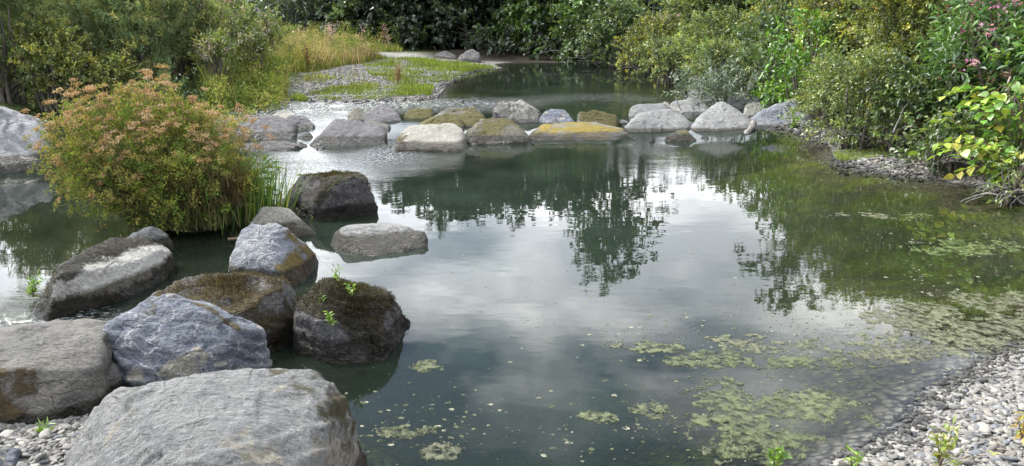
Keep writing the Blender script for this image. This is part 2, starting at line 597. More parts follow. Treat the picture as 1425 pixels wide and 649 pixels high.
def terr1(x, y):
    return float(terr(np.array([x]), np.array([y]))[0])


def fan_grid(y0, y1, ny, nx, half0, k, grow):
    t = np.linspace(0, 1, ny)
    ys = y0 + (y1 - y0) * (np.exp(grow * t) - 1) / (math.exp(grow) - 1)
    s = np.linspace(-1, 1, nx)
    X = s[None, :] * (half0 + k * np.maximum(ys[:, None], 0))
    Y = np.repeat(ys[:, None], nx, 1)
    idx = np.arange(ny * nx).reshape(ny, nx)
    f = np.stack([idx[:-1, :-1], idx[:-1, 1:], idx[1:, 1:], idx[1:, :-1]], -1).reshape(-1, 4)
    return X.ravel(), Y.ravel(), f


# ground sheet
def build_ground():
    X, Y, f = fan_grid(0.6, 48.0, 340, 260, 4.5, 1.0, 2.6)
    sd = shore_dist(X, Y)
    Z = terr(X, Y, sd)
    # colour zones
    n = fbm(xy3(X, Y, 1.1), 4, 21)
    gravel = np.array([0.20, 0.195, 0.18]); soil = np.array([0.036, 0.030, 0.021]); grass = np.array([0.07, 0.085, 0.03])
    bed = np.array([0.085, 0.08, 0.045]); weed = np.array([0.085, 0.105, 0.02]); mud = np.array([0.15, 0.13, 0.10])
    wr = sstep(X, 1.5, 3.0) * sstep(Y, 5.5, 8.0)
    wl = sstep(-X, 4.2, 6.2) * sstep(Y, 5.0, 8.0) * (1 - sstep(X + 0.36 * Y, 0.0, 1.6))
    meadow = sstep(Y, 14, 15.5) * sstep(-(X + 0.27 * Y - 0.4) + n * 0.8, 0.0, 1.2) + sstep(Y, 33.5, 35.0)
    meadow = np.clip(meadow, 0, 1)
    c = np.repeat(gravel[None], len(X), 0)

    def blend(c, w, t):
        return c * (1 - w[:, None]) + np.asarray(t)[None] * w[:, None]
    c = blend(c, np.clip(wr * sstep(sd, 0.5, 1.1) + 0.35 * wr, 0, 1), soil)
    c = blend(c, np.clip(wl, 0, 1), soil * 1.2)
    c = blend(c, meadow * (1 - wr), grass)
    c = blend(c, sstep(Y, 32.2, 33.2) * sstep(X, -4.5, -3.0), soil * .7)
    under = sstep(-sd, 0.0, 0.25)
    bedc = blend(np.repeat(bed[None], len(X), 0), sstep(n, -0.1, 0.35), weed)
    shallowR = sstep(X, 1.5, 3.2) * sstep(Y, 4.2, 6.0)
    bedc = blend(bedc, 0.75 * shallowR * sstep(fbm(xy3(X, Y * 2.2, 1.7), 3, 8), -0.15, 0.25), [0.12, 0.15, 0.022])
    bedc = blend(bedc, sstep(-sd, 0.7, 0.2) * sstep(6.0 - Y, 0, 1), [0.062, 0.058, 0.042])
    c = blend(c, under, [0, 0, 0]) + bedc * under[:, None]
    grav = (1 - sstep(Y, 32.2, 33.2)) * np.clip((1 - wr * sstep(sd, 0.5, 1.1)) * (1 - wl) * (1 - meadow), 0, 1) * (1 - 0.6 * under * (1 - sstep(6.0 - Y, 0, 1)))
    m, N, L, out = new_mat('ground')
    a = attr(N, 'col'); g = attr(N, 'grav')
    geo = N.new('ShaderNodeNewGeometry')
    P = geo.outputs['Position']
    vo = N.new('ShaderNodeTexVoronoi'); vo.inputs['Scale'].default_value = 22.0
    L.new(P, vo.inputs['Vector'])
    bw = N.new('ShaderNodeRGBToBW'); L.new(vo.outputs['Color'], bw.inputs[0])
    st = ramp(N, L, bw.outputs[0], [(0.1, (0.55, 0.55, 0.56)), (0.9, (1.35, 1.33, 1.28))])
    gap = ramp(N, L, vo.outputs['Distance'], [(0.45, WHT), (0.8, (0.25, 0.25, 0.25))])
    peb = mixc(N, L, 1.0, st, gap, 'MULTIPLY')
    n1 = nz(N, L, P, 6.0, 8, 0.7)
    dirt = ramp(N, L, n1, [(0.3, (0.55, 0.55, 0.55)), (0.7, (1.35, 1.35, 1.35))])
    fac = mixc(N, L, g.outputs['Fac'], dirt, peb)
    c2 = mixc(N, L, 1.0, a.outputs['Color'], fac, 'MULTIPLY')
    bs = N.new('ShaderNodeBsdfPrincipled')
    L.new(c2, bs.inputs['Base Color'])
    bs.inputs['Roughness'].default_value = 0.95
    bs.inputs['Specular IOR Level'].default_value = 0.1
    b = N.new('ShaderNodeBump'); b.inputs['Distance'].default_value = 0.03; b.inputs['Strength'].default_value = 0.8
    L.new(mixc(N, L, g.outputs['Fac'], n1, gap), b.inputs['Height']); L.new(b.outputs[0], bs.inputs['Normal'])
    L.new(bs.outputs[0], out.inputs[0])
    o = link('ground', make_mesh('ground', np.stack([X, Y, Z], 1), f, m, True, {'col': c, 'grav': grav}, 4))
    tag(o, kind='structure')
    # the sheet goes on to the horizon and behind the viewer
    X2, Y2, f2 = fan_grid(-60, 900, 150, 120, 160, 1.6, 3.0)
    Z2 = 0.35 + 0.006 * np.maximum(Y2 - 48, 0) + 1.2 * fbm(xy3(X2, Y2, 0.02), 3, 4) * sstep(Y2, 60, 160)
    cy = (Y2 > -2) & (Y2 < 46) & (np.abs(X2) < 4.0 + 0.97 * np.maximum(Y2, 0))
    Z2 = np.where(cy, -2.0, Z2)
    c2_ = np.repeat(np.array([[0.07, 0.085, 0.03]]), len(X2), 0)
    o2 = link('field', make_mesh('field', np.stack([X2, Y2, Z2], 1), f2, m, True, {'col': c2_, 'grav': np.zeros(len(X2))}, 4))
    tag(o2, kind='structure')
    # far hill beyond the meadow, distance haze mixed into its blue-green colour
    th = np.linspace(0, 1, 60)
    hx, hy, hz = [], [], []
    for j, r in enumerate(np.linspace(0, 1, 14)):
        for t in th:
            x = -560 + 760 * t
            y = 620 + 260 * r
            hx.append(x); hy.append(y)
            hz.append(2 + 34 * math.sin(math.pi * min(1, r * 1.3) / 2) * (0.55 + 0.45 * math.sin(3.1 * t + 0.4)) * (1 - 0.5 * t))
    idx = np.arange(14 * 60).reshape(14, 60)
    f3 = np.stack([idx[:-1, :-1], idx[:-1, 1:], idx[1:, 1:], idx[1:, :-1]], -1).reshape(-1, 4)
    hz = np.array(hz) + 3 * fbm(xy3(hx, hy, 0.02), 3, 3)
    hc = np.repeat(np.array([[0.075, 0.10, 0.10]]), len(hx), 0)
    o3 = link('hill', make_mesh('hill', np.stack([hx, hy, hz], 1), f3, m, True, {'col': hc, 'grav': np.zeros(len(hx))}, 4))
    tag(o3, kind='structure')
    return o


GROUND = build_ground()


# ------------------------------------------------------------------ water
def g2(x, y, cx, cy, sx, sy):
    return np.exp(-((x - cx) / sx) ** 2 - ((y - cy) / sy) ** 2)


def build_water():
    X, Y, f = fan_grid(1.6, 42.0, 330, 240, 4.0, 0.75, 2.3)
    lv = level(X, Y)
    T = terr(X, Y)
    dep = lv - T
    rip = np.zeros_like(X)
    for (u, v, su, sy, a) in ((430, 152, 1.7, 1.7, 1.0), (560, 150, 1.6, 1.5, 0.9), (340, 172, 1.3, 2.0, 0.8), (410, 225, 0.9, 1.6, 0.30),
                              (545, 205, 0.5, 1.1, 1.0), (590, 222, 1.1, 0.7, 0.15), (840, 140, 2.2, 1.8, 0.55), (680, 150, 1.2, 1.5, 0.6),
                              (60, 432, 0.7, 0.4, 0.8), (880, 200, 1.6, 1.6, 0.06)):
        p = on_z(u, v, 0.08)
        rip += a * g2(X, Y, p[0], p[1], su, sy)
    rip = np.clip(rip, 0, 1.2)
    wv = fbm(np.stack([X * 3.2, Y * 4.5, X * 0], 1), 3, 3) * 0.022 + fbm(np.stack([X * 9, Y * 11, X * 0], 1), 2, 8) * 0.008
    Z = lv + wv * rip
    m, N, L, out = new_mat('water')
    geo = N.new('ShaderNodeNewGeometry')
    P = geo.outputs['Position']
    ar, ad = attr(N, 'rip'), attr(N, 'depth')
    mp = N.new('ShaderNodeMapping'); mp.inputs['Scale'].default_value = (1.0, 1.9, 1.0)
    L.new(P, mp.inputs[0])
    w1 = nz(N, L, mp.outputs[0], 1.6, 2, 0.45)
    w2 = nz(N, L, mp.outputs[0], 7.0, 3, 0.5)
    w3 = nz(N, L, mp.outputs[0], 19.0, 3, 0.6)
    gust = ramp(N, L, nz(N, L, P, 0.55, 3, 0.5), [(0.42, (0.15, 0.15, 0.15)), (0.66, WHT)])
    calm = math_n(N, L, 'ADD', math_n(N, L, 'MULTIPLY', w1, 0.0014), math_n(N, L, 'MULTIPLY', math_n(N, L, 'MULTIPLY', w2, gust), 0.0005))
    r1 = math_n(N, L, 'ADD', math_n(N, L, 'MULTIPLY', w2, 0.022), math_n(N, L, 'MULTIPLY', w3, 0.012))
    hgt = math_n(N, L, 'ADD', calm, math_n(N, L, 'MULTIPLY', r1, ar.outputs['Fac']))
    b = N.new('ShaderNodeBump'); b.inputs['Distance'].default_value = 1.0; b.inputs['Strength'].default_value = 1.0
    L.new(hgt, b.inputs['Height'])
    fr = N.new('ShaderNodeFresnel'); fr.inputs['IOR'].default_value = 1.333
    L.new(b.outputs[0], fr.inputs['Normal'])
    gl = N.new('ShaderNodeBsdfGlossy'); gl.inputs['Roughness'].default_value = 0.004
    L.new(b.outputs[0], gl.inputs['Normal'])
    tr = N.new('ShaderNodeBsdfTransparent')
    df = N.new('ShaderNodeBsdfDiffuse')
    cl = nz(N, L, P, 0.8, 4, 0.6)
    L.new(ramp(N, L, cl, [(0.35, (0.009, 0.014, 0.0095)), (0.7, (0.020, 0.029, 0.021))]), df.inputs['Color'])
    ex = math_n(N, L, 'POWER', 2.718, math_n(N, L, 'MULTIPLY', ad.outputs['Fac'], -1.9))
    tint = mixc(N, L, ex, (0.55, 0.62, 0.38), WHT)
    L.new(tint, tr.inputs['Color'])
    body = N.new('ShaderNodeMixShader')
    L.new(math_n(N, L, 'MULTIPLY', ex, 0.95, True), body.inputs[0])
    L.new(df.outputs[0], body.inputs[1]); L.new(tr.outputs[0], body.inputs[2])
    # broken white water where it tumbles
    fm = nz(N, L, mp.outputs[0], 16.0, 5, 0.7)
    ff = math_n(N, L, 'MULTIPLY', ramp(N, L, fm, [(0.53, BLK), (0.66, WHT)]), math_n(N, L, 'MULTIPLY', math_n(N, L, 'SUBTRACT', ar.outputs['Fac'], 0.35, True), 0.9, True))
    foam = N.new('ShaderNodeBsdfDiffuse'); foam.inputs['Color'].default_value = (0.72, 0.74, 0.75, 1)
    sh = N.new('ShaderNodeMixShader')
    L.new(fr.outputs[0], sh.inputs[0]); L.new(body.outputs[0], sh.inputs[1]); L.new(gl.outputs[0], sh.inputs[2])
    s2 = N.new('ShaderNodeMixShader')
    L.new(ff, s2.inputs[0]); L.new(sh.outputs[0], s2.inputs[1]); L.new(foam.outputs[0], s2.inputs[2])
    L.new(s2.outputs[0], out.inputs[0])
    keep = (dep[f] > -0.12).any(1)
    o = link('water', make_mesh('water', np.stack([X, Y, Z], 1), f[keep], m, True, {'rip': rip, 'depth': np.clip(dep, 0, 3)}, 4))
    tag(o, kind='structure')


build_water()

# ------------------------------------------------------------------ boulders
_ico = {}


def ico(n):
    if n not in _ico:
        bm = bmesh.new()
        bmesh.ops.create_icosphere(bm, subdivisions=n, radius=1.0)
        bm.verts.ensure_lookup_table()
        v = np.array([x.co[:] for x in bm.verts])
        f = np.array([[q.index for q in x.verts] for x in bm.faces])
        bm.free()
        _ico[n] = (v, f)
    return _ico[n]


def hull_planes(P):
    bm = bmesh.new()
    for p in P:
        bm.verts.new(p)
    r = bmesh.ops.convex_hull(bm, input=bm.verts)
    bm.normal_update()
    ns, ds, hv = [], [], set()
    fs = [g for g in r['geom'] if isinstance(g, bmesh.types.BMFace)]
    cen = np.mean([v.co[:] for f in fs for v in f.verts], 0)
    for fc in sorted(fs, key=lambda q: -q.calc_area()):
        n = np.array(fc.normal[:]); p = np.array(fc.verts[0].co[:])
        d = n @ p
        if n @ cen > d:
            n, d = -n, -d
        if fc.calc_area() < 1e-5 or any(n @ k > 0.985 and abs(d - e) < 0.03 for k, e in zip(ns, ds)):
            continue
        ns.append(n); ds.append(d)
    bm.free()
    return np.array(ns), np.array(ds), cen


rng = np.random.default_rng(11)


def boulder(label, pts, mat, seed, sub=6, mode='z', vb=None, zb=0.0, rough=1.0, sharp=22, facets=12, group=None, moss=None, pale=None,
            strata=None, back=0.25, hair=None, name='boulder', bottom=None):
    """pts: corners seen in the photograph, (u, v, height) or (u, v, metres behind the foot)"""
    if mode == 'z':
        P = np.array([on_z(u, v, z) for u, v, z in pts])
    else:
        yb = on_z(700, vb, zb)[1]
        P = np.array([on_y(u, v, yb + dy) for u, v, dy in pts])
    P = P.mean(0) + (P - P.mean(0)) * np.array([1.09, 1.0, 1.10])
    c0 = P[:, :2].mean(0)
    ext = P.max(0) - P.min(0)
    top = P[P[:, 2] > P[:, 2].min() + 0.55 * ext[2]]
    bk = top.copy()
    bk[:, 1] += back * max(ext[0], ext[1]); bk[:, 2] -= 0.22 * ext[2]
    bk[:, 0] = c0[0] + (bk[:, 0] - c0[0]) * 0.88
    A = np.concatenate([P, bk])
    foot = A.copy()
    fc = foot[:, :2].mean(0)
    foot[:, :2] = fc + (foot[:, :2] - fc) * 1.02
    tz = terr(foot[:, 0], foot[:, 1])
    zbot = (min(tz.min(), A[:, 2].min()) - 0.08) if bottom is None else bottom
    foot[:, 2] = zbot
    A = np.concatenate([A, foot])
    ns, ds, cen = hull_planes(A)
    rf = np.random.default_rng(seed + 900)
    fn = rf.normal(0, 1, (facets, 3)); fn[:, 2] = np.where(fn[:, 2] < -0.3, -fn[:, 2], fn[:, 2])
    fn /= np.linalg.norm(fn, axis=1)[:, None]
    sup = (A @ fn.T).max(0); c_ = fn @ cen
    ns = np.concatenate([ns, fn]); ds = np.concatenate([ds, c_ + (sup - c_) * rf.uniform(.80, 1.0, facets)])
    cen[2] = 0.5 * (max(A[:, 2]) + max(zbot, -0.15 + zb))
    V, Fc = ico(sub)
    e = (A.max(0) - A.min(0)) / 2
    D = V * e
    den = D @ ns.T
    num = ds - ns @ cen
    num = np.maximum(num, 0.01)
    t = np.where(den > 1e-6, num[None] / np.maximum(den, 1e-6), 1e6)
    sharp = sharp * 2.8
    w = t ** (-sharp)
    ts = w.sum(1) ** (-1.0 / sharp)
    Nrm = (w[:, :, None] * ns[None]).sum(1)
    Nrm /= np.linalg.norm(Nrm, axis=1)[:, None] + 1e-9
    p = cen + D * ts[:, None]
    s = float(np.prod(ext[[0, 2]] + 0.05) ** 0.5)
    q = p / s
    o3 = np.array([seed * 3.7, seed * 1.3, seed * 2.1])
    disp = 0.045 * fbm(q * 1.7 + o3, 5, seed, .55) + 0.014 * ridged(q * 4.2 + o3, 5, seed + 3)
    st = np.array(strata if strata is not None else (0.25, 0.3, 0.9)); st = st / np.linalg.norm(st)
    band = (q @ st) * 9 + 1.6 * fbm(q * 2.2 + o3, 3, seed + 5)
    fr = band - np.floor(band)
    disp += 0.020 * (sstep(fr, 0.0, 0.8) - sstep(fr, 0.85, 1.0)) * sstep(fbm(q * 1.5 + o3, 2, seed + 8), -0.25, 0.25)
    cr = np.abs(vnoise(q * 2.4 + o3 + 0.5 * fbm(q * 5 + o3, 2, seed)[:, None], seed + 12))
    disp -= 0.012 * np.exp(-(cr / 0.016) ** 2) * sstep(fbm(q * 1.1 + o3, 2, seed + 31), -.1, .2)
    chip = fbm(q * 3.1 + o3, 3, seed + 14)
    disp -= 0.022 * sstep(chip, 0.22, 0.27)
    disp += 0.014 * fbm(q * 15 + o3, 4, seed + 21, .6) + 0.008 * ridged(q * np.array([7, 7, 13]) + o3, 4, seed + 23)
    p = p + Nrm * (disp * s * rough)[:, None]
    big = fbm(q * 1.6 + o3 + 9, 3, seed + 40)
    mo = np.zeros(len(p)); pa = np.zeros(len(p))
    if moss:
        mo = mask(moss, p, Nrm, cen, e, big)
    if pale:
        pa = mask(pale, p, Nrm, cen, e, big)
    loc = np.array([cen[0], cen[1], zbot])
    me = make_mesh('boulder', p - loc, Fc, M[mat], True, {'moss': mo, 'pale': pa})
    o = link(name, me, None, loc)
    tag(o, label, 'boulder', group)
    if hair:
        n, ln, c1, c2 = hair
        ok = np.where((mo > 0.55) & (p[:, 2] > 0.05))[0]
        if len(ok):
            r = np.random.default_rng(seed)
            k = r.choice(ok, n)
            pp = p[k] + r.normal(0, 0.006, (n, 3))
            nn = Nrm[k]
            d = nn * 0.55 + np.array([0, 0, -0.75]) + r.normal(0, 0.35, (n, 3))
            d /= np.linalg.norm(d, axis=1)[:, None]
            flat = sstep(nn[:, 2], 0.4, 0.9)
            d = d * (1 - flat[:, None]) + (nn + r.normal(0, 0.7, (n, 3))) * flat[:, None]
            L_ = ln * r.uniform(0.35, 1.0, n) * (1 - 0.6 * flat)
            cc = np.array(c1) + (np.array(c2) - np.array(c1)) * r.random((n, 1))
            vv, ff, c = leaves(pp, d, L_, np.full(n, 0.006), cc, r)
            h = link('moss', make_mesh('moss', vv - loc, ff, M['leaf_matte'], False, {'col': c}), o)
    return o


def mask(spec, p, n, cen, e, big):
    """spec: (direction, threshold, noise weight)"""
    d = np.array(spec[0], float); d /= np.linalg.norm(d)
    if len(spec) > 3 and spec[3] == 'pos':
        a = ((p - cen) / e) @ d
    else:
        a = n @ d
    return np.clip(0.5 + (a - spec[1]) * 1.6 + big * spec[2], 0, 1)


def leaves(base, axis, length, width, colr, r, fold=0.25, droop=0.0):
    """folded four-point leaves: two faces each"""
    n = len(base)
    axis = axis / (np.linalg.norm(axis, axis=1)[:, None] + 1e-9)
    up = r.normal(0, 1, (n, 3)) * 0.6 + np.array([0, 0, 1.0])
    side = np.cross(axis, up)
    side /= np.linalg.norm(side, axis=1)[:, None] + 1e-9
    nrm = np.cross(side, axis)
    Lh = np.asarray(length)[:, None]; Wd = np.asarray(width)[:, None]
    mid = base + axis * Lh * 0.45
    v0 = base
    v1 = mid + side * Wd * 0.5 + nrm * Wd * fold
    v2 = base + axis * Lh - np.array([0, 0, 1.0]) * Lh * droop
    v3 = mid - side * Wd * 0.5 + nrm * Wd * fold
    V = np.stack([v0, v1, v2, v3], 1).reshape(-1, 3)
    i = np.arange(n) * 4
    Fc = np.concatenate([np.stack([i, i + 1, i + 2], 1), np.stack([i, i + 2, i + 3], 1)])
    C = np.repeat(np.asarray(colr), 4, 0)
    return V, Fc, C


def tubes(paths, radii, sides=5):
    """tapered tubes along polylines"""
    V, Fc = [], []
    off = 0
    for P, R in zip(paths, radii):
        P = np.asarray(P, float); k = len(P)
        R = np.asarray(R, float)
        T = np.gradient(P, axis=0)
        T /= np.linalg.norm(T, axis=1)[:, None] + 1e-9
        ref = np.array([0.3, 0.9, 0.2]) if abs(T[0][2]) > 0.7 else np.array([0, 0, 1.0])
        A = np.cross(T, ref); A /= np.linalg.norm(A, axis=1)[:, None] + 1e-9
        B = np.cross(T, A)
        th = np.arange(sides) / sides * 2 * math.pi
        ring = P[:, None] + (A[:, None] * np.cos(th)[None, :, None] + B[:, None] * np.sin(th)[None, :, None]) * R[:, None, None]
        V.append(ring.reshape(-1, 3))
        i = np.arange(k - 1)[:, None] * sides + np.arange(sides)[None]
        j = np.arange(k - 1)[:, None] * sides + (np.arange(sides)[None] + 1) % sides
        Fc.append(np.stack([i, j, j + sides, i + sides], -1).reshape(-1, 4) + off)
        off += k * sides
    return np.concatenate(V), np.concatenate(Fc)


def build_boulders():
    near = 'boulders at the near end of the pool'
    weir = 'boulders of the weir across the stream'
    bk = 'boulders on the right bank beside the weir'
    brown = ((0.03, 0.022, 0.010), (0.10, 0.075, 0.03))
    # --- foreground
    boulder('largest smooth grey slate boulder in the near foreground', [
        (105, 649, .05), (85, 700, 0), (150, 562, .36), (165, 547, .42), (250, 525, .5), (330, 514, .5), (400, 509, .5), (438, 520, .49), (472, 545, .40),
        (495, 590, .20), (503, 620, .05), (484, 649, 0), (438, 565, .47), (440, 649, .38), (300, 649, .5), (185, 640, .36), (300, 760, .3),
        (430, 740, .25), (150, 740, .2)], 'slate', 3, 7, group=near, rough=0.62, sharp=12, facets=4, strata=(-0.3, 0.5, 0.8), moss=((0.85, 0.25, 0.5), 0.90, 0.25, 'pos'), pale=((0.95, -0.2, -0.3), 0.62, 0.15, 'pos'), back=0.1)
    boulder('blue grey boulder with white veins and tan patches behind the largest slate boulder', [
        (148, 457, .38), (175, 440, .42), (230, 416, .5), (275, 408, .54), (325, 425, .5), (352, 440, .45), (364, 490, .2), (368, 515, 0),
        (190, 505, .24), (185, 536, 0), (300, 515, .16), (305, 488, .3), (345, 520, .0), (240, 540, .1)], 'blue', 7, 7, group=near, rough=0.8,
        sharp=20, facets=5, moss=((0.2, -0.3, 0.8), 0.85, 0.9), back=0.08)
    boulder('low boulder topped with brown moss behind the blue veined boulder', [
        (197, 432, .3), (215, 408, .37), (245, 391, .4), (330, 386, .41), (390, 392, .38), (412, 412, .3), (413, 440, .08), (350, 428, .33),
        (378, 455, 0), (400, 452, 0), (340, 470, 0), (235, 440, .2)], 'mossbrown', 12, 6, group=near, moss=((0.45, -0.15, 0.85), 0.62, 0.75),
        hair=(8000, 0.032, *brown))
    boulder('rounded dark mossy boulder with small green plants in the pool', [
        (430, 490, 0), (480, 508, 0), (530, 504, 0), (556, 465, 0), (571, 436, .03), (413, 428, .28), (417, 470, .04), (440, 402, .37), (470, 384, .42),
        (500, 382, .42), (530, 400, .35), (556, 425, .15), (445, 450, .25), (500, 478, .1)], 'moss', 15, 7, group=near, sharp=16,
        moss=((0.1, 0.25, 0.9), 0.28, 0.45), hair=(11000, 0.028, (0.020, 0.018, 0.009), (0.070, 0.060, 0.024)))
    boulder('long boulder half covered in dark moss with a white dry patch', [
        (30, 440, .02), (60, 450, 0), (100, 436, 0), (185, 412, 0), (226, 390, 0), (223, 350, .2), (190, 333, .32), (150, 335, .34), (110, 356, .34),
        (70, 385, .3), (38, 415, .15), (150, 380, .2), (190, 365, .2)], 'half', 19, 6, group=near, rough=0.8,
        moss=((-0.7, 0.35, 0.45), 0.08, 0.3, 'pos'), pale=((0.3, -0.1, 0.95), 0.10, 0.25, 'pos'), hair=(7000, 0.024, (0.03, 0.028, 0.02), (0.085, 0.077, 0.055)))
    boulder('small pale grey boulder under the tall umbellifer plant', [
        (205, 309, .28), (180, 322, .2), (236, 325, .15), (238, 343, .02), (200, 346, .02), (230, 348, 0), (175, 340, .05)], 'palegrey', 23, 5, group=near)
    boulder('blue and white boulder with an ochre stain at the pool edge', [
        (365, 311, .42), (400, 400, 0), (441, 358, .04), (318, 360, .15), (324, 382, 0), (340, 321, .36), (395, 322, .38), (426, 345, .2), (380, 387, .1),
        (440, 366, 0), (415, 396, 0), (350, 392, 0)], 'whiteblue', 27, 6, group=near, sharp=18, moss=((0.85, -0.6, 0.1), 0.52, 0.5, 'pos'))
    boulder('flat pale boulder just behind the blue and white boulder', [
        (360, 291, .25), (400, 291, .25), (441, 312, .1), (437, 328, 0), (335, 325, .1), (345, 305, .2), (400, 332, 0), (335, 335, 0)], 'cream', 31, 5, group=near, rough=0.7)
    boulder('dark rounded boulder with trailing brown moss below the weir', [
        (418, 240, .42), (470, 229, .5), (505, 240, .45), (518, 265, .25), (513, 290, 0), (470, 304, 0), (430, 298, 0), (403, 280, .05), (402, 255, .3),
        (440, 275, .25)], 'moss', 37, 6, group=near, moss=((0.35, 0.1, 0.9), 0.42, 0.4), hair=(7000, 0.05, (0.03, 0.026, 0.010), (0.085, 0.07, 0.026)))
    boulder('low flat pale boulder alone in the bright water', [
        (449, 335, .03), (480, 318, .16), (520, 317, .15), (545, 321, .12), (575, 313, .14), (588, 328, .08), (588, 345, 0), (545, 352, 0), (520, 358, 0),
        (470, 348, 0), (455, 340, 0)], 'palegrey', 41, 5, group=near, rough=0.8)
    boulder('large streaked white and grey boulder at the left edge', [
        (0, 133, .92), (35, 150, .75), (58, 178, .45), (64, 208, .25), (56, 237, 0), (0, 241, 0), (-90, 241, 0), (-100, 140, .92), (0, 215, .18), (20, 205, .3)],
        'bigwhite', 43, 5, group=near, rough=1.3, strata=(0.6, 0.2, 0.7))
    boulder('broad brown stained slab at the left edge of the near gravel', [
        (0, 478, .36), (60, 458, .36), (135, 461, .36), (160, 500, .2), (160, 522, .1), (120, 562, .1), (60, 575, .12), (0, 587, .1), (-110, 480, .36),
        (-110, 605, .1), (130, 500, .32), (0, 520, .33), (-80, 530, .33)], 'tan', 47, 6, group=near, moss=((0.0, -0.9, 0.3), 0.86, 0.6, 'pos'), strata=(0.3, 0.5, 0.8))
    boulder('dark broken rock wedged beside the broad brown slab', [
        (142, 495, .26), (165, 500, .22), (174, 520, .16), (170, 548, .04), (132, 560, .04), (128, 530, .18)], 'purple', 49, 5, group=near, rough=1.3)
    boulder('small blue grey rock in the bottom left corner', [
        (0, 622, .2), (18, 630, .18), (31, 646, .1), (20, 680, .05), (-40, 625, .18), (-40, 690, .05)], 'blue', 51, 5, group=near)
    # --- the weir, left to right
    boulder('mauve grey boulder at the left end of the weir', [
        (326, 190, 0), (335, 178, .2), (348, 163, .6), (378, 159, .7), (407, 172, .5), (407, 190, .1), (375, 197, 0), (340, 197, 0)], 'purple', 61, 5, 'y', 196, group=weir)
    boulder('low wet slab lying in front of the left end of the weir', [
        (330, 203, .2), (360, 198, .4), (400, 199, .3), (417, 205, .1), (400, 211, 0), (340, 210, 0)], 'purple', 63, 5, 'y', 210, group=weir)
    boulder('pale boulder behind the mauve boulder at the riffle edge', [
        (375, 165, 0), (380, 155, .3), (395, 150, .5), (413, 158, .4), (413, 174, 0), (385, 174, 0)], 'cream', 65, 5, 'y', 173, 0.1, group=weir)
    boulder('grey angular boulder between the mauve boulder and the wide grey one', [
        (397, 166, .2), (412, 155, .5), (425, 161, .4), (439, 178, .1), (430, 187, 0), (405, 185, 0)], 'purple', 67, 5, 'y', 186, group=weir)
    boulder('small brown rock at the foot of the angular weir boulder', [
        (405, 191, .05), (418, 181, .25), (434, 182, .25), (436, 192, .05), (425, 197, 0), (408, 196, 0)], 'tan', 69, 5, 'y', 196, group=weir)
    boulder('wide flat faced grey boulder left of the little waterfall', [
        (424, 200, 0), (440, 180, .35), (450, 167, .65), (500, 167, .8), (522, 170, .8), (534, 185, .45), (535, 202, .05), (500, 205, 0), (430, 205, 0)],
        'purple', 71, 5, 'y', 204, group=weir, rough=0.8)
    boulder('flat tan rock behind the wide grey weir boulder', [
        (498, 170, .3), (525, 165, .5), (544, 172, .4), (545, 183, .1), (520, 186, 0), (500, 184, 0)], 'tan', 73, 5, 'y', 184, 0.08, group=weir)
    boulder('small dark brown rock in the riffle', [
        (483, 165, 0), (486, 154, .3), (498, 149, .4), (509, 155, .3), (510, 168, 0)], 'olive', 75, 5, 'y', 168, 0.14, group=weir)
    boulder('smooth mauve boulder in the riffle behind the wide grey one', [
        (503, 160, .2), (515, 147, .6), (535, 147, .6), (560, 163, .3), (562, 172, .05), (515, 172, 0)], 'purple', 77, 5, 'y', 172, 0.12, group=weir)
    boulder('dark olive boulder low in the riffle', [
        (561, 164, .05), (568, 153, .35), (585, 148, .5), (601, 149, .4), (600, 163, .1), (575, 167, 0)], 'olive', 79, 5, 'y', 167, 0.14, group=weir, moss=((0, 0, 1), 0.3, 0.5))
    boulder('pale cream boulder with a brown patch at its foot', [
        (552, 206, 0), (556, 186, .4), (566, 177, .7), (592, 180, .7), (612, 174, .8), (636, 173, .8), (643, 186, .5), (651, 206, .02), (600, 213, 0), (560, 211, 0)],
        'cream', 81, 5, 'y', 211, group=weir, rough=0.8, moss=((-0.9, -0.3, -0.75), 0.62, 0.2, 'pos'))
    boulder('mossy brown rock behind the cream boulder', [
        (570, 178, .2), (580, 168, .4), (600, 161, .6), (640, 164, .6), (645, 180, .2), (610, 186, 0), (575, 185, 0)], 'olive', 83, 5, 'y', 186, 0.06, group=weir, moss=((0, 0, 1), 0.45, 0.6))
    boulder('dark ledge rock with a wet top in the middle of the weir', [
        (598, 160, .3), (608, 151, .6), (660, 150, .7), (674, 158, .5), (672, 178, .1), (640, 182, 0), (605, 175, 0)], 'olive', 85, 5, 'y', 180, 0.08, group=weir, rough=1.2, moss=((0.2, -0.6, 0.2), 0.4, 0.6))
    boulder('mottled brown boulder in the centre of the weir', [
        (650, 182, .3), (664, 167, .65), (716, 166, .75), (734, 180, .45), (737, 197, .05), (690, 203, 0), (656, 197, 0)], 'olive', 87, 5, 'y', 202, group=weir, moss=((0.2, 0.2, 0.9), 0.88, 1.1))
    boulder('dark jagged upright boulder highest in the weir', [
        (687, 166, 0), (689, 150, .2), (702, 138, .4), (722, 136, .5), (738, 138, .5), (750, 154, .3), (750, 171, .05), (715, 174, 0)], 'moss', 89, 5, 'y', 173, 0.12,
        group=weir, rough=1.6, strata=(0.9, 0.2, 0.3), pale=((0, 0, 1), 0.55, 0.5))
    boulder('low blue grey rock beside the jagged upright boulder', [
        (752, 165, .1), (762, 152, .4), (785, 153, .4), (800, 163, .2), (800, 172, 0), (758, 173, 0)], 'blue', 91, 5, 'y', 173, 0.12, group=weir, rough=1.2)
    boulder('long flat slab topped with bright yellow moss', [
        (734, 187, .15), (742, 176, .7), (800, 172, .85), (868, 172, .8), (876, 186, .3), (872, 194, .05), (850, 199, 0), (745, 199, 0)], 'yellow', 93, 5, 'y', 198,
        group=weir, rough=0.7, moss=((-0.1, -0.1, 1), 0.86, 0.8))
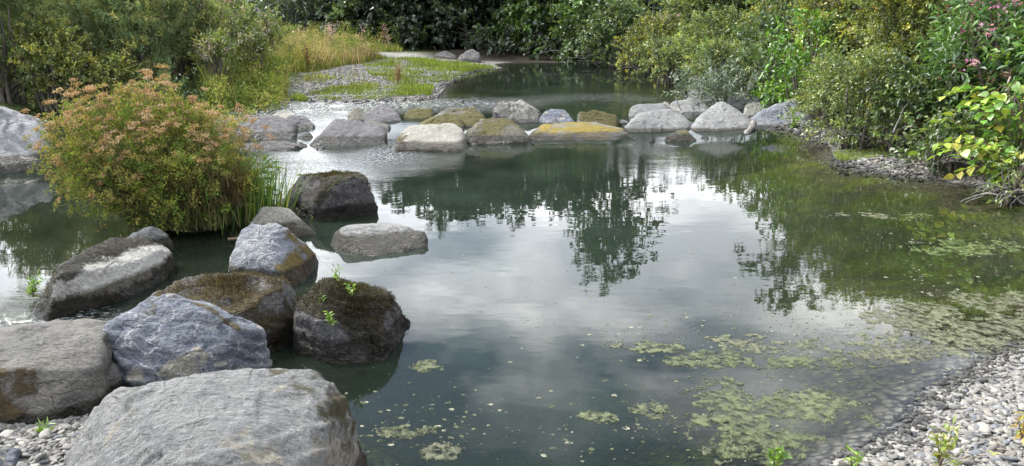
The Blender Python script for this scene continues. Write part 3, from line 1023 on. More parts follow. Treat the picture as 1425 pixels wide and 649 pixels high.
    boulder('blocky mossy boulder behind the yellow slab', [
        (800, 175, .1), (804, 157, .4), (830, 155, .5), (858, 160, .5), (862, 178, .1), (830, 183, 0)], 'olive', 95, 5, 'y', 182, 0.08, group=weir, moss=((0.1, 0.1, 1), 0.4, 0.5))
    boulder('grey wedge boulder with a dark pointed left end', [
        (872, 162, .3), (876, 187, .05), (886, 166, .4), (915, 155, .8), (940, 151, .9), (958, 165, .6), (957, 187, .1), (925, 192, 0), (885, 191, 0)], 'palegrey', 97, 5, 'y', 191,
        group=weir, sharp=20)
    boulder('flat pale slab awash behind the grey wedge boulder', [
        (874, 158, .1), (885, 146, .5), (930, 143, .7), (940, 150, .5), (936, 166, .05), (885, 168, 0)], 'slate', 99, 5, 'y', 167, 0.12, group=weir, rough=0.6)
    boulder('small round olive boulder at the foot of the grey wedge', [
        (927, 190, .1), (938, 178, .3), (958, 177, .35), (973, 188, .15), (970, 198, 0), (935, 200, 0)], 'olive', 101, 5, 'y', 199, group=weir, moss=((0, 0, 1), 0.35, 0.5), rough=0.7)
    boulder('big pale sloping boulder with a blue left corner at the right of the weir', [
        (956, 180, .15), (960, 172, .3), (980, 160, .6), (1003, 142, 1.0), (1032, 148, 1.0), (1046, 160, .6), (1032, 172, .35), (990, 191, 0), (960, 189, 0), (1040, 186, .1)],
        'palegrey', 103, 5, 'y', 191, group=weir, sharp=20, rough=0.7)
    boulder('rounded pale rock behind the wedge boulder on the right', [
        (928, 152, .2), (940, 142, .5), (965, 138, .7), (988, 145, .5), (985, 160, .1), (940, 162, 0)], 'palegrey', 105, 5, 'y', 160, 0.12, group=bk)
    boulder('grey rounded rock half hidden by the grey leaved willow', [
        (958, 140, .1), (962, 125, .4), (976, 117, .6), (996, 121, .6), (1002, 138, .1), (975, 146, 0)], 'purple', 107, 5, 'y', 146, 0.2, group=bk)
    boulder('grey rock low under the bright green bush', [
        (1012, 142, .1), (1020, 130, .4), (1042, 128, .5), (1056, 138, .2), (1050, 150, 0), (1015, 150, 0)], 'slate', 109, 5, 'y', 150, 0.25, group=bk)
    boulder('small pale rock wedged above the slanting blue boulder', [
        (1036, 160, .1), (1040, 145, .4), (1055, 142, .5), (1066, 150, .4), (1062, 166, .1), (1042, 168, 0)], 'cream', 111, 5, 'y', 167, 0.1, group=bk)
    boulder('slanting blue grey boulder with a white face at the right end of the weir', [
        (1042, 170, .3), (1058, 158, .5), (1085, 145, .8), (1108, 134, 1.), (1113, 150, .7), (1113, 180, .15), (1085, 187, 0), (1050, 186, 0)], 'whiteblue', 113, 5, 'y', 186,
        group=weir, sharp=20)
    boulder('grey boulder almost hidden in the leaves right of the weir', [
        (1114, 178, .1), (1120, 160, .4), (1140, 150, .6), (1158, 158, .5), (1160, 182, .1), (1130, 190, 0)], 'slate', 115, 5, 'y', 189, group=bk)
    rr = np.random.default_rng(71)
    mats = ['purple', 'olive', 'slate', 'palegrey', 'moss', 'tan']
    words = ['mauve', 'olive', 'grey', 'pale', 'dark', 'tan']
    gaps = [(318, 186, 'at the extreme left end of the weir'), (420, 204, 'in front of the brown rock on the left of the weir'), (446, 208, 'at the left foot of the wide grey boulder'),
            (540, 206, 'in the little waterfall gap'), (545, 170, 'behind the little waterfall'), (566, 172, 'behind the left shoulder of the cream boulder'),
            (612, 168, 'on the mossy brown rock behind the cream boulder'), (646, 196, 'between the cream and the mottled boulder'), (652, 168, 'between the dark ledge and the mottled boulder'),
            (676, 164, 'left of the jagged upright boulder'), (741, 200, 'at the left tip of the yellow slab'), (738, 172, 'between the jagged boulder and the yellow slab'),
            (772, 176, 'behind the middle of the yellow slab'), (815, 182, 'against the back of the yellow slab under the mossy block'), (868, 176, 'at the right end of the yellow slab'),
            (880, 196, 'in front of the pointed end of the grey wedge'), (908, 198, 'below the middle of the grey wedge'), (960, 198, 'right of the round olive boulder'),
            (980, 196, 'below the big pale sloping boulder'), (950, 168, 'on the shoulder between wedge and sloping boulder'), (1010, 190, 'under the right edge of the big sloping boulder'),
            (1052, 190, 'beside the foot of the broken log'), (1072, 192, 'at the foot of the slanting blue boulder'), (905, 172, 'on top of the grey wedge boulder'),
            (480, 176, 'on the back of the wide grey boulder'), (350, 204, 'beside the low wet slab on the left'), (590, 160, 'right of the dark olive riffle boulder'),
            (760, 168, 'in front of the low blue grey rock'), (840, 168, 'beside the blocky mossy boulder'), (700, 176, 'in front of the jagged upright boulder')]
    for i, (u, v, where) in enumerate(gaps):
        w, h = rr.uniform(9, 20), rr.uniform(6, 11)
        boulder('small %s rock %s' % (words[i % 6], where), [
            (u - w * .5, v, 0), (u - w * .3, v - h * .8, .12), (u + w * rr.uniform(-.2, .2), v - h, .2), (u + w * .35, v - h * .7, .12), (u + w * .5, v, 0), (u, v + 1.5, 0)],
            mats[i % 6], 640 + i, 4, 'y', v + 1, 0.0 if v > 185 else 0.08, group='small rocks wedged in the weir', name='weir_stone', rough=1.2)
    # --- far bank
    far = 'boulders on the far bank under the dark trees'
    boulder('far grey boulder leftmost under the dark trees', [(601, 84, 0), (608, 75, .5), (622, 71, .8), (634, 78, .5), (636, 86, 0)], 'moss', 121, 4, 'y', 86, UP, group=far)
    boulder('far grey boulder in the middle under the dark trees', [(637, 85, 0), (641, 75, .6), (655, 72, .8), (668, 78, .5), (670, 87, 0)], 'moss', 123, 4, 'y', 87, UP, group=far)
    boulder('far upright boulder behind the other two under the trees', [(643, 78, .2), (648, 71, .5), (658, 69, .7), (667, 74, .5), (668, 82, 0), (645, 82, 0)], 'moss', 125, 4, 'y', 84, 0.3, group=far)
    # stepping of small rocks between the big ones
    boulder('small dark stone at the root of the reeds', [(385, 278, .03), (392, 268, .14), (403, 272, .14), (404, 284, .02), (390, 290, 0)], 'olive', 127, 4, group=near)
    boulder('pebble sized pale rock beside the driftwood log', [(1118, 190, .02), (1126, 182, .12), (1140, 183, .12), (1146, 192, .02), (1130, 196, 0)], 'palegrey', 129, 4, group=bk)


build_boulders()

# ------------------------------------------------------------------ vegetation
LEAFKIND = {
    # length, width, colours (weight), leaves per twig, twig length, upward bias, droop, cover
    'gorse': dict(gain=2.1, L=.10, W=.017, pal=[((.055, .08, .04), 5), ((.08, .10, .046), 4), ((.12, .12, .05), 2.5), ((.15, .15, .045), 1)], lpt=26, tl=.26, up=.7, droop=0.0, cov=3.4, mat='leaf_matte', spread=.9),
    'olive': dict(gain=1.9, L=.055, W=.038, pal=[((.07, .085, .02), 4), ((.11, .115, .025), 3), ((.17, .16, .03), 1.2), ((.045, .06, .02), 2)], lpt=14, tl=.22, up=.3, droop=.1, cov=3.2),
    'fine': dict(gain=2.0, L=.06, W=.028, pal=[((.05, .075, .02), 4), ((.08, .10, .025), 4), ((.12, .13, .035), 2), ((.035, .05, .02), 2)], lpt=16, tl=.26, up=.25, droop=.15, cov=3.3),
    'yellow': dict(gain=1.65, L=.06, W=.032, pal=[((.085, .11, .02), 4), ((.12, .135, .025), 3), ((.19, .18, .03), 1.2), ((.05, .07, .018), 3), ((.12, .08, .03), .4)], lpt=15, tl=.26, up=.3, droop=.15, cov=3.3),
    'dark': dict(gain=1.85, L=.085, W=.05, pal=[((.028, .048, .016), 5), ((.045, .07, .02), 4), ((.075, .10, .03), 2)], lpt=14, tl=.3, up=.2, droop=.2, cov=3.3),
    'balsam': dict(gain=1.55, L=.15, W=.045, pal=[((.035, .075, .02), 5), ((.06, .11, .028), 4), ((.09, .14, .05), 1.5), ((.10, .055, .03), .5)], lpt=9, tl=.3, up=.25, droop=.25, cov=3.0),
    'willow': dict(L=.13, W=.030, pal=[((.08, .11, .075), 4), ((.13, .165, .125), 3), ((.05, .08, .045), 3)], lpt=13, tl=.36, up=.6, droop=.1, cov=2.6),
    'bright': dict(L=.115, W=.06, pal=[((.09, .20, .022), 5), ((.06, .14, .02), 3), ((.16, .26, .03), 2)], lpt=9, tl=.34, up=.0, droop=.28, cov=2.4),
    'lime': dict(L=.10, W=.055, pal=[((.17, .28, .025), 5), ((.26, .33, .03), 3), ((.36, .32, .04), 1.0), ((.09, .17, .02), 3)], lpt=10, tl=.42, up=-.05, droop=.3, cov=1.9),
    'alder': dict(gain=1.5, L=.17, W=.12, pal=[((.018, .030, .016), 5), ((.028, .044, .020), 4), ((.045, .065, .026), 1.4)], lpt=14, tl=.6, up=.1, droop=.25, cov=3.2),  # dark greens: the far trees' shaded side is put into the leaf colour
    'midtree': dict(gain=1.3, L=.15, W=.10, pal=[((.035, .065, .018), 5), ((.055, .095, .022), 4), ((.08, .125, .03), 2)], lpt=14, tl=.55, up=.1, droop=.3, cov=3.0),
    'hedge': dict(L=.20, W=.13, pal=[((.05, .075, .025), 5), ((.08, .11, .03), 3), ((.11, .13, .04), 1)], lpt=12, tl=.5, up=.2, droop=.2, cov=3.0),
    'greytree': dict(L=.24, W=.045, pal=[((.04, .06, .04), 5), ((.065, .09, .06), 3), ((.10, .13, .095), 1.5)], lpt=16, tl=.9, up=-.2, droop=.4, cov=2.6),
    'herb': dict(gain=1.35, L=.11, W=.030, pal=[((.10, .13, .035), 5), ((.14, .165, .05), 4), ((.20, .20, .07), 2), ((.07, .10, .04), 2)], lpt=16, tl=.3, up=1.2, droop=.1, cov=2.6),
}


def pick(pal, n, r):
    w = np.array([p[1] for p in pal], float)
    c = np.array([p[0] for p in pal])
    return c[r.choice(len(pal), n, p=w / w.sum())]


def crown_points(lobes, n, r, seed, gap=-0.35, gscale=1.6, inner=0.35):
    lb = np.array(lobes)
    vol = (lb[:, 3] * lb[:, 4] + lb[:, 3] * lb[:, 5] + lb[:, 4] * lb[:, 5])
    k = r.choice(len(lb), int(n * 1.8), p=vol / vol.sum())
    d = r.normal(0, 1, (len(k), 3))
    d /= np.linalg.norm(d, axis=1)[:, None]
    d[:, 2] = np.where(d[:, 2] < -0.75, -d[:, 2], d[:, 2])
    rad = r.uniform(inner, 1, len(k)) ** 0.6
    out = 1 + 0.32 * vnoise(d * 2.3 + k[:, None] * 3.1, seed)
    p = lb[k, :3] + d * lb[k, 3:6] * (rad * out)[:, None]
    g = fbm(p * gscale, 3, seed + 2)
    ok = np.where(g > gap)[0][:n]
    return p[ok], d[ok], k[ok]


def branch_paths(base, targets, r, rad, bend=0.2, k=6):
    P, R = [], []
    for t in targets:
        t = np.asarray(t)
        s = np.linspace(0, 1, k)[:, None]
        mid = base + (t - base) * s
        L_ = np.linalg.norm(t - base)
        wob = np.cumsum(r.normal(0, 1, (k, 3)), 0) * bend * L_ / k * 0.35
        wob -= wob[0]; wob = wob - s * wob[-1]
        mid = mid + wob
        mid[:, 2] += np.sin(s[:, 0] * math.pi) * bend * L_ * 0.25
        P.append(mid); R.append(np.linspace(rad, rad * 0.22, k) * r.uniform(0.6, 1.1))
    return P, R


def bush(name, label, cat, group, u, Y, w, h, kind, seed, depth=None, clear=0.0, dens=1.0, blossom=None, lean=0.0, lobes=None, nb=26,
         gap=-0.35, trunk_r=None, sub=('stem', 'foliage'), bare=0, zfix=None):
    r = np.random.default_rng(seed)
    K = LEAFKIND[kind]
    bx = x_at(u, Y, 0.4)
    bz = terr1(bx, Y) if zfix is None else zfix
    dp = depth or w * 0.8
    base = np.array([bx, Y, bz])
    if lobes is None:
        lobes = []
        nl = max(6, int(5 + 3 * w * h / 4))
        for i in range(nl):
            t = r.random()
            a = r.uniform(0, 2 * math.pi)
            rr = math.sqrt(r.random()) * (1 - 0.55 * t)
            s = r.uniform(.22, .36)
            zz = clear + (h - clear) * (0.12 + 0.68 * t)
            lobes.append((rr * math.cos(a) * w * .42 + lean * zz, rr * math.sin(a) * dp * .42, zz, w * s, dp * s, min((h - clear) * .30, w * s * 1.1)))
        lobes.append((lean * h, 0, h - .24 * (h - clear), w * .26, dp * .26, (h - clear) * .25))
    area = sum(l[3] * l[5] for l in lobes) * math.pi * 0.75
    fsz = float(np.interp(Y, [8, 14, 24, 40], [0.92, 1.0, 1.4, 1.6]))
    nleaf = dens * K['cov'] * .72 * area / (K['L'] * K['W'] * .5) / fsz ** 2
    nt = int(nleaf / K['lpt'])
    p, d, k = crown_points(lobes, nt, r, seed, gap)
    nt = len(p)
    td = d * K.get('spread', 0.8) + np.array([0, 0, K['up']]) + r.normal(0, .35, (nt, 3))
    td /= np.linalg.norm(td, axis=1)[:, None]
    tcol = pick(K['pal'], nt, r) * np.exp(r.normal(0, .22, (nt, 1)))
    # neighbouring sprays share a tone, so the crown reads as clumps
    tone = fbm(p * 1.9, 2, seed + 50)
    tcol = tcol * (1 + 0.45 * tone[:, None])
    m = K['lpt']
    s = np.tile(np.linspace(0.05, 1, m), nt)
    P = np.repeat(p, m, 0) + np.repeat(td, m, 0) * (s * K['tl'])[:, None] - np.array([0, 0, 1]) * (s ** 2 * K['tl'] * K['droop'])[:, None]
    P += r.normal(0, K['L'] * .25, P.shape)
    ax = np.repeat(td, m, 0) * .55 + r.normal(0, .55, P.shape)
    L_ = K['L'] * fsz * r.uniform(.55, 1.2, len(P))
    W_ = K['W'] * fsz * r.uniform(.7, 1.15, len(P))
    cc = np.repeat(tcol, m, 0) * np.exp(r.normal(0, .14, (len(P), 1))) * K.get('gain', 1.15)
    low = P[:, 2] + bz > terr(P[:, 0] + bx, P[:, 1] + Y) + 0.01
    P, ax, L_, W_, cc = P[low], ax[low], L_[low], W_[low], cc[low]
    V, Fc, C = leaves(P, ax, L_, W_, np.clip(cc, .004, .6), r, droop=K['droop'])
    t = thing(name, base, label, cat, group)
    rad = trunk_r or (0.018 + 0.012 * h)
    if sub[0] == 'trunk':
        top = np.array([lean * h * .8, 0, clear + (h - clear) * .72])
        paths, radii = branch_paths(np.zeros(3), [top], r, rad, 0.05, 9)
        radii = [np.linspace(rad, rad * .25, 9)]
        for i in range(nb):
            tt = p[r.integers(nt)]
            sft = r.uniform(.35, .95)
            q0 = paths[0][int(sft * 8)]
            a, b = branch_paths(q0, [tt], r, rad * (1 - .7 * sft) * .55, 0.2)
            paths += a; radii += b
        paths[0][0][2] -= 0.25
    else:
        tg = p[r.integers(0, nt, nb)]
        paths, radii = branch_paths(np.zeros(3), tg, r, rad, 0.25)
        for q in paths:
            q[:, 0] += r.normal(0, w * .07); q[:, 1] += r.normal(0, dp * .06); q[0][2] = -0.12
    vv, ff = tubes(paths, radii, 5)
    link(sub[0], make_mesh('stem', vv, ff, M['bark'], True, None, 4), t)
    if bare:
        tg = []
        for i in range(bare):
            a = r.uniform(-math.pi, 0)
            tg.append((math.cos(a) * w * .55, math.sin(a) * dp * .5, r.uniform(.0, .45) * h))
        a, b = branch_paths(np.array([0, 0, .1]), tg, r, 0.012 + .003 * h, 0.5, 8)
        for q in a:
            q[:, 0] += r.normal(0, w * .15)
        vv, ff = tubes(a, b, 4)
        link('bare_twig', make_mesh('bare_twig', vv, ff, M['greywood'], True, None, 4), t)
    link(sub[1], make_mesh('foliage', V, Fc, M[K.get('mat', 'leaf')], False, {'col': C}), t)
    if blossom:
        nb_, col, size = blossom
        q = p[r.integers(0, nt, nb_ * 6)]
        q = q[np.argsort(q[:, 1] - q[:, 2] * 0.8)][:nb_ * 3]
        q = q[r.permutation(len(q))[:nb_]] + np.array([0, -.12, .10])
        mm = 9
        PP = np.repeat(q, mm, 0) + r.normal(0, size * .55, (len(q) * mm, 3))
        AX = r.normal(0, 1, PP.shape)
        cb = np.repeat(pick(col, len(q), r), mm, 0) * np.exp(r.normal(0, .12, (len(PP), 1)))
        v2, f2, c2 = leaves(PP, AX, np.full(len(PP), size), np.full(len(PP), size * .7), cb, r)
        link('blossom', make_mesh('blossom', v2, f2, M['leaf_matte'], False, {'col': c2}), t)
    return t


PINK = [((.58, .27, .42), 3), ((.68, .45, .54), 2), ((.48, .16, .32), 1)]
WHITE = [((.65, .63, .58), 1), ((.60, .56, .46), 1)]
MAUVE = [((.42, .28, .32), 2), ((.48, .36, .36), 2), ((.30, .20, .20), 1)]


def build_vegetation():
    gl = 'gorse thicket on the left bank'
    bush('gorse_bush', 'olive grey gorse bush at the far left edge of the picture', 'bush', gl, 10, 15.8, 2.6, 2.9, 'gorse', 201)
    bush('gorse_bush', 'dark gorse bush second from the left edge behind the streaked boulder', 'bush', gl, 110, 17.2, 2.5, 3.0, 'gorse', 202)
    bush('gorse_bush', 'blue green gorse bush directly above the pink umbellifer', 'bush', gl, 195, 17.0, 2.3, 2.9, 'gorse', 203)
    bush('gorse_bush', 'rightmost gorse bush next to the willowherb', 'bush', gl, 262, 18.2, 2.0, 2.8, 'gorse', 204)
    bush('hawthorn_bush', 'yellow olive small leaved bush among the gorse on the left', 'bush', gl, 72, 15.6, 1.7, 1.9, 'olive', 205)
    bush('hawthorn_bush', 'low yellow green bush at the foot of the gorse above the umbellifer', 'bush', gl, 150, 15.8, 1.3, 1.2, 'olive', 206)
    bush('hawthorn_bush', 'tall green bush behind the gorse top left', 'bush', gl, 60, 21.0, 4.0, 4.2, 'dark', 207, dens=.55)
    bush('hawthorn_bush', 'tall green bush behind the gorse above the umbellifer', 'bush', gl, 170, 22.0, 4.0, 4.0, 'dark', 208, dens=.55)
    bush('hawthorn_bush', 'light green bush behind the rightmost gorse', 'bush', gl, 268, 22.5, 2.6, 3.2, 'midtree', 209)
    bush('nettle_clump', 'low green nettles at the foot of the left bank', 'plant', gl, 70, 14.0, 1.3, 0.7, 'dark', 210)
    bush('nettle_clump', 'shaded green nettles under the gorse beside the umbellifer', 'plant', gl, 215, 15.6, 1.6, 0.8, 'dark', 211)
    wh = 'willowherb along the left meadow edge'
    for i, (u, Y, w, h, lb) in enumerate([(296, 18.0, 1.1, 1.75, 'tall grey green willowherb beside the rightmost gorse bush'),
                                          (318, 19.5, 1.1, 1.7, 'willowherb clump with pale seed heads left of the bare snag'),
                                          (338, 20.5, 1.1, 1.55, 'willowherb clump with pink tops below the bare snag'),
                                          (306, 16.8, 1.0, 1.2, 'green willowherb clump nearest the stream on the left'),
                                          (352, 18.8, 1.0, 1.05, 'low yellow green willowherb clump in the meadow'),
                                          (372, 22.5, 1.2, 1.25, 'willowherb clump at the meadow top by the dark trees')]):
        bush('willowherb_clump', lb, 'plant', wh, u, Y, w, h, 'herb', 220 + i, blossom=(16, [((.50, .40, .38), 2), ((.55, .48, .42), 2), ((.46, .30, .34), 1)], .06), nb=30)
    # --- trees beyond the bar
    tr = 'dark trees beyond the upper pool'
    tk = ('trunk', 'crown')
    bush('hedge_tree', 'distant light green hedge tree left of the bare snag', 'tree', tr, 330, 58, 6.5, 2.2, 'hedge', 231, sub=tk, clear=.2)
    bush('hedge_tree', 'distant light green hedge tree behind the bare snag', 'tree', tr, 385, 56, 5.5, 2.3, 'hedge', 232, sub=tk, clear=.2)
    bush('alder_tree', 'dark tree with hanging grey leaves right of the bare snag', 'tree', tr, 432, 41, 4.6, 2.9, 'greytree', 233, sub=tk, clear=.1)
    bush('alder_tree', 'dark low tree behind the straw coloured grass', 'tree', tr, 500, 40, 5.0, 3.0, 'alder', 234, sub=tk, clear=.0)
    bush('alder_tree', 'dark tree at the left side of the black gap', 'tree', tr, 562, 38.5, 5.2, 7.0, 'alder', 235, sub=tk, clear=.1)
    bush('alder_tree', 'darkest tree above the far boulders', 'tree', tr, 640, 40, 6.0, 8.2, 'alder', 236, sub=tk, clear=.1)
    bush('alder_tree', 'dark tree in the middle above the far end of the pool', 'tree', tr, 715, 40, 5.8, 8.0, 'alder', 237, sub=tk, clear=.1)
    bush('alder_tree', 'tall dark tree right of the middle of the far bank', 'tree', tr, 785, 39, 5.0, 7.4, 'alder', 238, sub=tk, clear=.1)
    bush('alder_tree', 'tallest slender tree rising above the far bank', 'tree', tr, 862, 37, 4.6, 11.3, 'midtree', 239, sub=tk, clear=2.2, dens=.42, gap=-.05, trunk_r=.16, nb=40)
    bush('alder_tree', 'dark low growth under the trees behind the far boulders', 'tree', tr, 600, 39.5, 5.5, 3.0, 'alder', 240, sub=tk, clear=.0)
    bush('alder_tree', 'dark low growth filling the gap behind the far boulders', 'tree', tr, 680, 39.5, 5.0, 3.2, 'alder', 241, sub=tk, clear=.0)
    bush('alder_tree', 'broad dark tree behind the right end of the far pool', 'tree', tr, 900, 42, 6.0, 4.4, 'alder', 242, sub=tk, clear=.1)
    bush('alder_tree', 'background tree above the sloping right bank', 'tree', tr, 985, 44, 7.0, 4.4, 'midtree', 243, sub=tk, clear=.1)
    bush('alder_tree', 'background tree behind the grey leaved willow', 'tree', tr, 1080, 42, 7.0, 4.4, 'midtree', 244, sub=tk, clear=.1, dens=.6)
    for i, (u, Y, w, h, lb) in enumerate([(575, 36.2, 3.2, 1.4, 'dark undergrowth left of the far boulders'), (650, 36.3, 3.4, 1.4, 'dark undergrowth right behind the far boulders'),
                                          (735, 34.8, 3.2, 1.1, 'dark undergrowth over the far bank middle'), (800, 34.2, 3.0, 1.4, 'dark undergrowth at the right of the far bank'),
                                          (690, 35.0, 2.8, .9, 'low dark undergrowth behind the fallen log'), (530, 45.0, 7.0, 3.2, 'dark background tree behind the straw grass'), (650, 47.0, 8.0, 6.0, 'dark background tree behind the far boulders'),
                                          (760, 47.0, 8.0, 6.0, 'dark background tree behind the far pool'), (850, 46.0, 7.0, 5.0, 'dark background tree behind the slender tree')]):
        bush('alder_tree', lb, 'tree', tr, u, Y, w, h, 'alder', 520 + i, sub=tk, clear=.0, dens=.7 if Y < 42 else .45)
    fb = 'bushes hanging over the far pool'
    bush('hazel_bush', 'mid green bush hanging over the far pool beside the fallen log', 'bush', fb, 722, 36.6, 3.4, 2.0, 'midtree', 251)
    bush('hazel_bush', 'tall mid green bush right of the fallen log', 'bush', fb, 770, 36, 3.8, 4.6, 'midtree', 252)
    bush('hazel_bush', 'drooping green bush over dark bare roots on the far bank', 'bush', fb, 825, 33, 3.4, 3.6, 'midtree', 253, bare=14)
    bush('hazel_bush', 'bush with bare arching stems at the bend of the far pool', 'bush', fb, 868, 29.5, 3.2, 2.4, 'dark', 254, bare=26)
    rb = 'thicket on the right bank'
    bush('bramble_bush', 'brownish bramble at the bend above the upper pool', 'bush', rb, 908, 26, 2.6, 2.0, 'olive', 261, bare=10, blossom=(10, MAUVE, .05))
    bush('bramble_bush', 'low olive bramble beside the upper pool edge', 'bush', rb, 938, 22, 2.2, 1.2, 'fine', 262)
    bush('bramble_bush', 'tall olive bramble behind the pool bend', 'bush', rb, 955, 27.5, 3.4, 2.6, 'fine', 263, blossom=(5, WHITE, .07))
    bush('bramble_bush', 'green bramble above the grey leaved willow', 'bush', rb, 1000, 22.5, 2.8, 1.75, 'fine', 264)
    bush('bramble_bush', 'tall dull green bramble at the top edge above the willow', 'bush', rb, 1035, 27, 4.0, 2.9, 'dark', 265, blossom=(8, MAUVE, .07))
    bush('bramble_bush', 'low green bramble just behind the grey leaved willow', 'bush', rb, 1005, 18.3, 2.0, 1.15, 'fine', 290)
    bush('bramble_bush', 'shaded bramble between the willow and the bright green bush', 'bush', rb, 1068, 17.2, 1.9, 1.3, 'dark', 291)
    bush('bramble_bush', 'bramble right of the bright green bush above the hidden boulder', 'bush', rb, 1150, 13.4, 1.3, 1.15, 'fine', 292)
    bush('willow_bush', 'grey leaved willow bush behind the right weir boulders', 'bush', rb, 1022, 15.7, 1.5, 1.15, 'willow', 266)
    bush('willow_bush', 'small blue green sapling at the pool edge left of the willow', 'bush', rb, 957, 17.5, .55, .75, 'willow', 267)
    bush('maple_bush', 'bright green broad leaved bush above the slanting blue boulder', 'bush', rb, 1118, 14.6, 1.5, 1.75, 'bright', 268)
    bush('maple_bush', 'low bright green leaves between willow and slanting boulder', 'bush', rb, 1078, 15.3, .9, .75, 'bright', 269)
    bush('bramble_bush', 'dark bramble with mauve flowers behind the bright green bush', 'bush', rb, 1085, 19.5, 3.0, 2.1, 'dark', 270, blossom=(16, MAUVE, .06))
    bush('bramble_bush', 'tall bramble at the top edge behind the bright green bush', 'bush', rb, 1140, 23, 3.6, 2.9, 'olive', 271, blossom=(8, MAUVE, .07))
    bush('bramble_bush', 'mixed bramble with pink heads right of the bright green bush', 'bush', rb, 1170, 15.5, 2.0, 2.2, 'yellow', 272, blossom=(16, MAUVE, .06))
    bush('bramble_bush', 'fine leaved green bush above the little mud beach', 'bush', rb, 1195, 11.7, 1.6, 1.35, 'fine', 273)
    bush('bramble_bush', 'large yellow green bush in the middle of the right bank', 'bush', rb, 1248, 13.2, 2.2, 2.5, 'yellow', 274, blossom=(10, [((.36, .20, .10), 1), ((.40, .30, .08), 2)], .05))
    bush('bramble_bush', 'dark tangled bramble with bare stems over the mud beach', 'bush', rb, 1262, 11.1, 1.5, 1.1, 'dark', 275, bare=26)
    bush('bramble_bush', 'tall yellow bramble at the top edge of the right bank', 'bush', rb, 1255, 16.5, 3.2, 2.9, 'yellow', 276)
    bush('bramble_bush', 'bushy green bramble behind the pink flowered balsam', 'bush', rb, 1345, 14.5, 3.2, 3.0, 'dark', 277, dens=.6)
    bush('bramble_bush', 'green bramble filling the right edge behind the balsam', 'bush', rb, 1440, 12.5, 2.6, 2.8, 'dark', 278)
    bush('balsam_plant', 'pink flowered balsam at the top right corner', 'plant', rb, 1388, 10.4, 1.7, 2.35, 'balsam', 281, blossom=(46, PINK, .06))
    bush('balsam_plant', 'pink flowered balsam left of the lime leaves', 'plant', rb, 1325, 10.9, 1.4, 1.9, 'balsam', 282, blossom=(28, PINK, .06))
    bush('balsam_plant', 'pink flowered balsam at the right picture edge', 'plant', rb, 1445, 9.6, 1.3, 2.0, 'balsam', 283, blossom=(12, PINK, .05))
    bush('lime_leaf_bush', 'upper bright green leaves of the right edge above the lime spray', 'bush', rb, 1425, 9.0, 1.2, 1.6, 'bright', 285)
    bush('bramble_bush', 'dry brown root tangle with sparse leaves at the right edge', 'bush', rb, 1420, 8.2, 1.0, .65, 'fine', 286, dens=.25, bare=50)
    bush('bramble_bush', 'low shaded growth under the pink balsam at the water', 'bush', rb, 1325, 9.7, 1.2, .7, 'dark', 287, bare=16)
    bush('ash_tree', 'small open crowned tree behind the right bank thicket', 'tree', rb, 1125, 24.5, 3.2, 6.3, 'midtree', 288, sub=tk, clear=4.0, dens=.42, gap=-.05, trunk_r=.09, nb=22)


build_vegetation()


def leaf_single(name, c):
    m, N, L, out = new_mat(name)
    oi = N.new('ShaderNodeObjectInfo')
    hsv = N.new('ShaderNodeHueSaturation')
    hsv.inputs['Color'].default_value = (*c, 1)
    L.new(math_n(N, L, 'ADD', math_n(N, L, 'MULTIPLY', oi.outputs['Random'], 0.5), 0.75), hsv.inputs['Value'])
    L.new(math_n(N, L, 'ADD', math_n(N, L, 'MULTIPLY', oi.outputs['Random'], 0.03), 0.485), hsv.inputs['Hue'])
    bs = N.new('ShaderNodeBsdfDiffuse'); t = N.new('ShaderNodeBsdfTranslucent'); g = N.new('ShaderNodeBsdfGlossy')
    L.new(hsv.outputs[0], bs.inputs[0]); L.new(hsv.outputs[0], t.inputs[0]); g.inputs['Roughness'].default_value = .4
    a = N.new('ShaderNodeMixShader'); a.inputs[0].default_value = .35
    L.new(bs.outputs[0], a.inputs[1]); L.new(t.outputs[0], a.inputs[2])
    b = N.new('ShaderNodeMixShader'); b.inputs[0].default_value = .06
    L.new(a.outputs[0], b.inputs[1]); L.new(g.outputs[0], b.inputs[2])
    L.new(b.outputs[0], out.inputs[0])
    return m


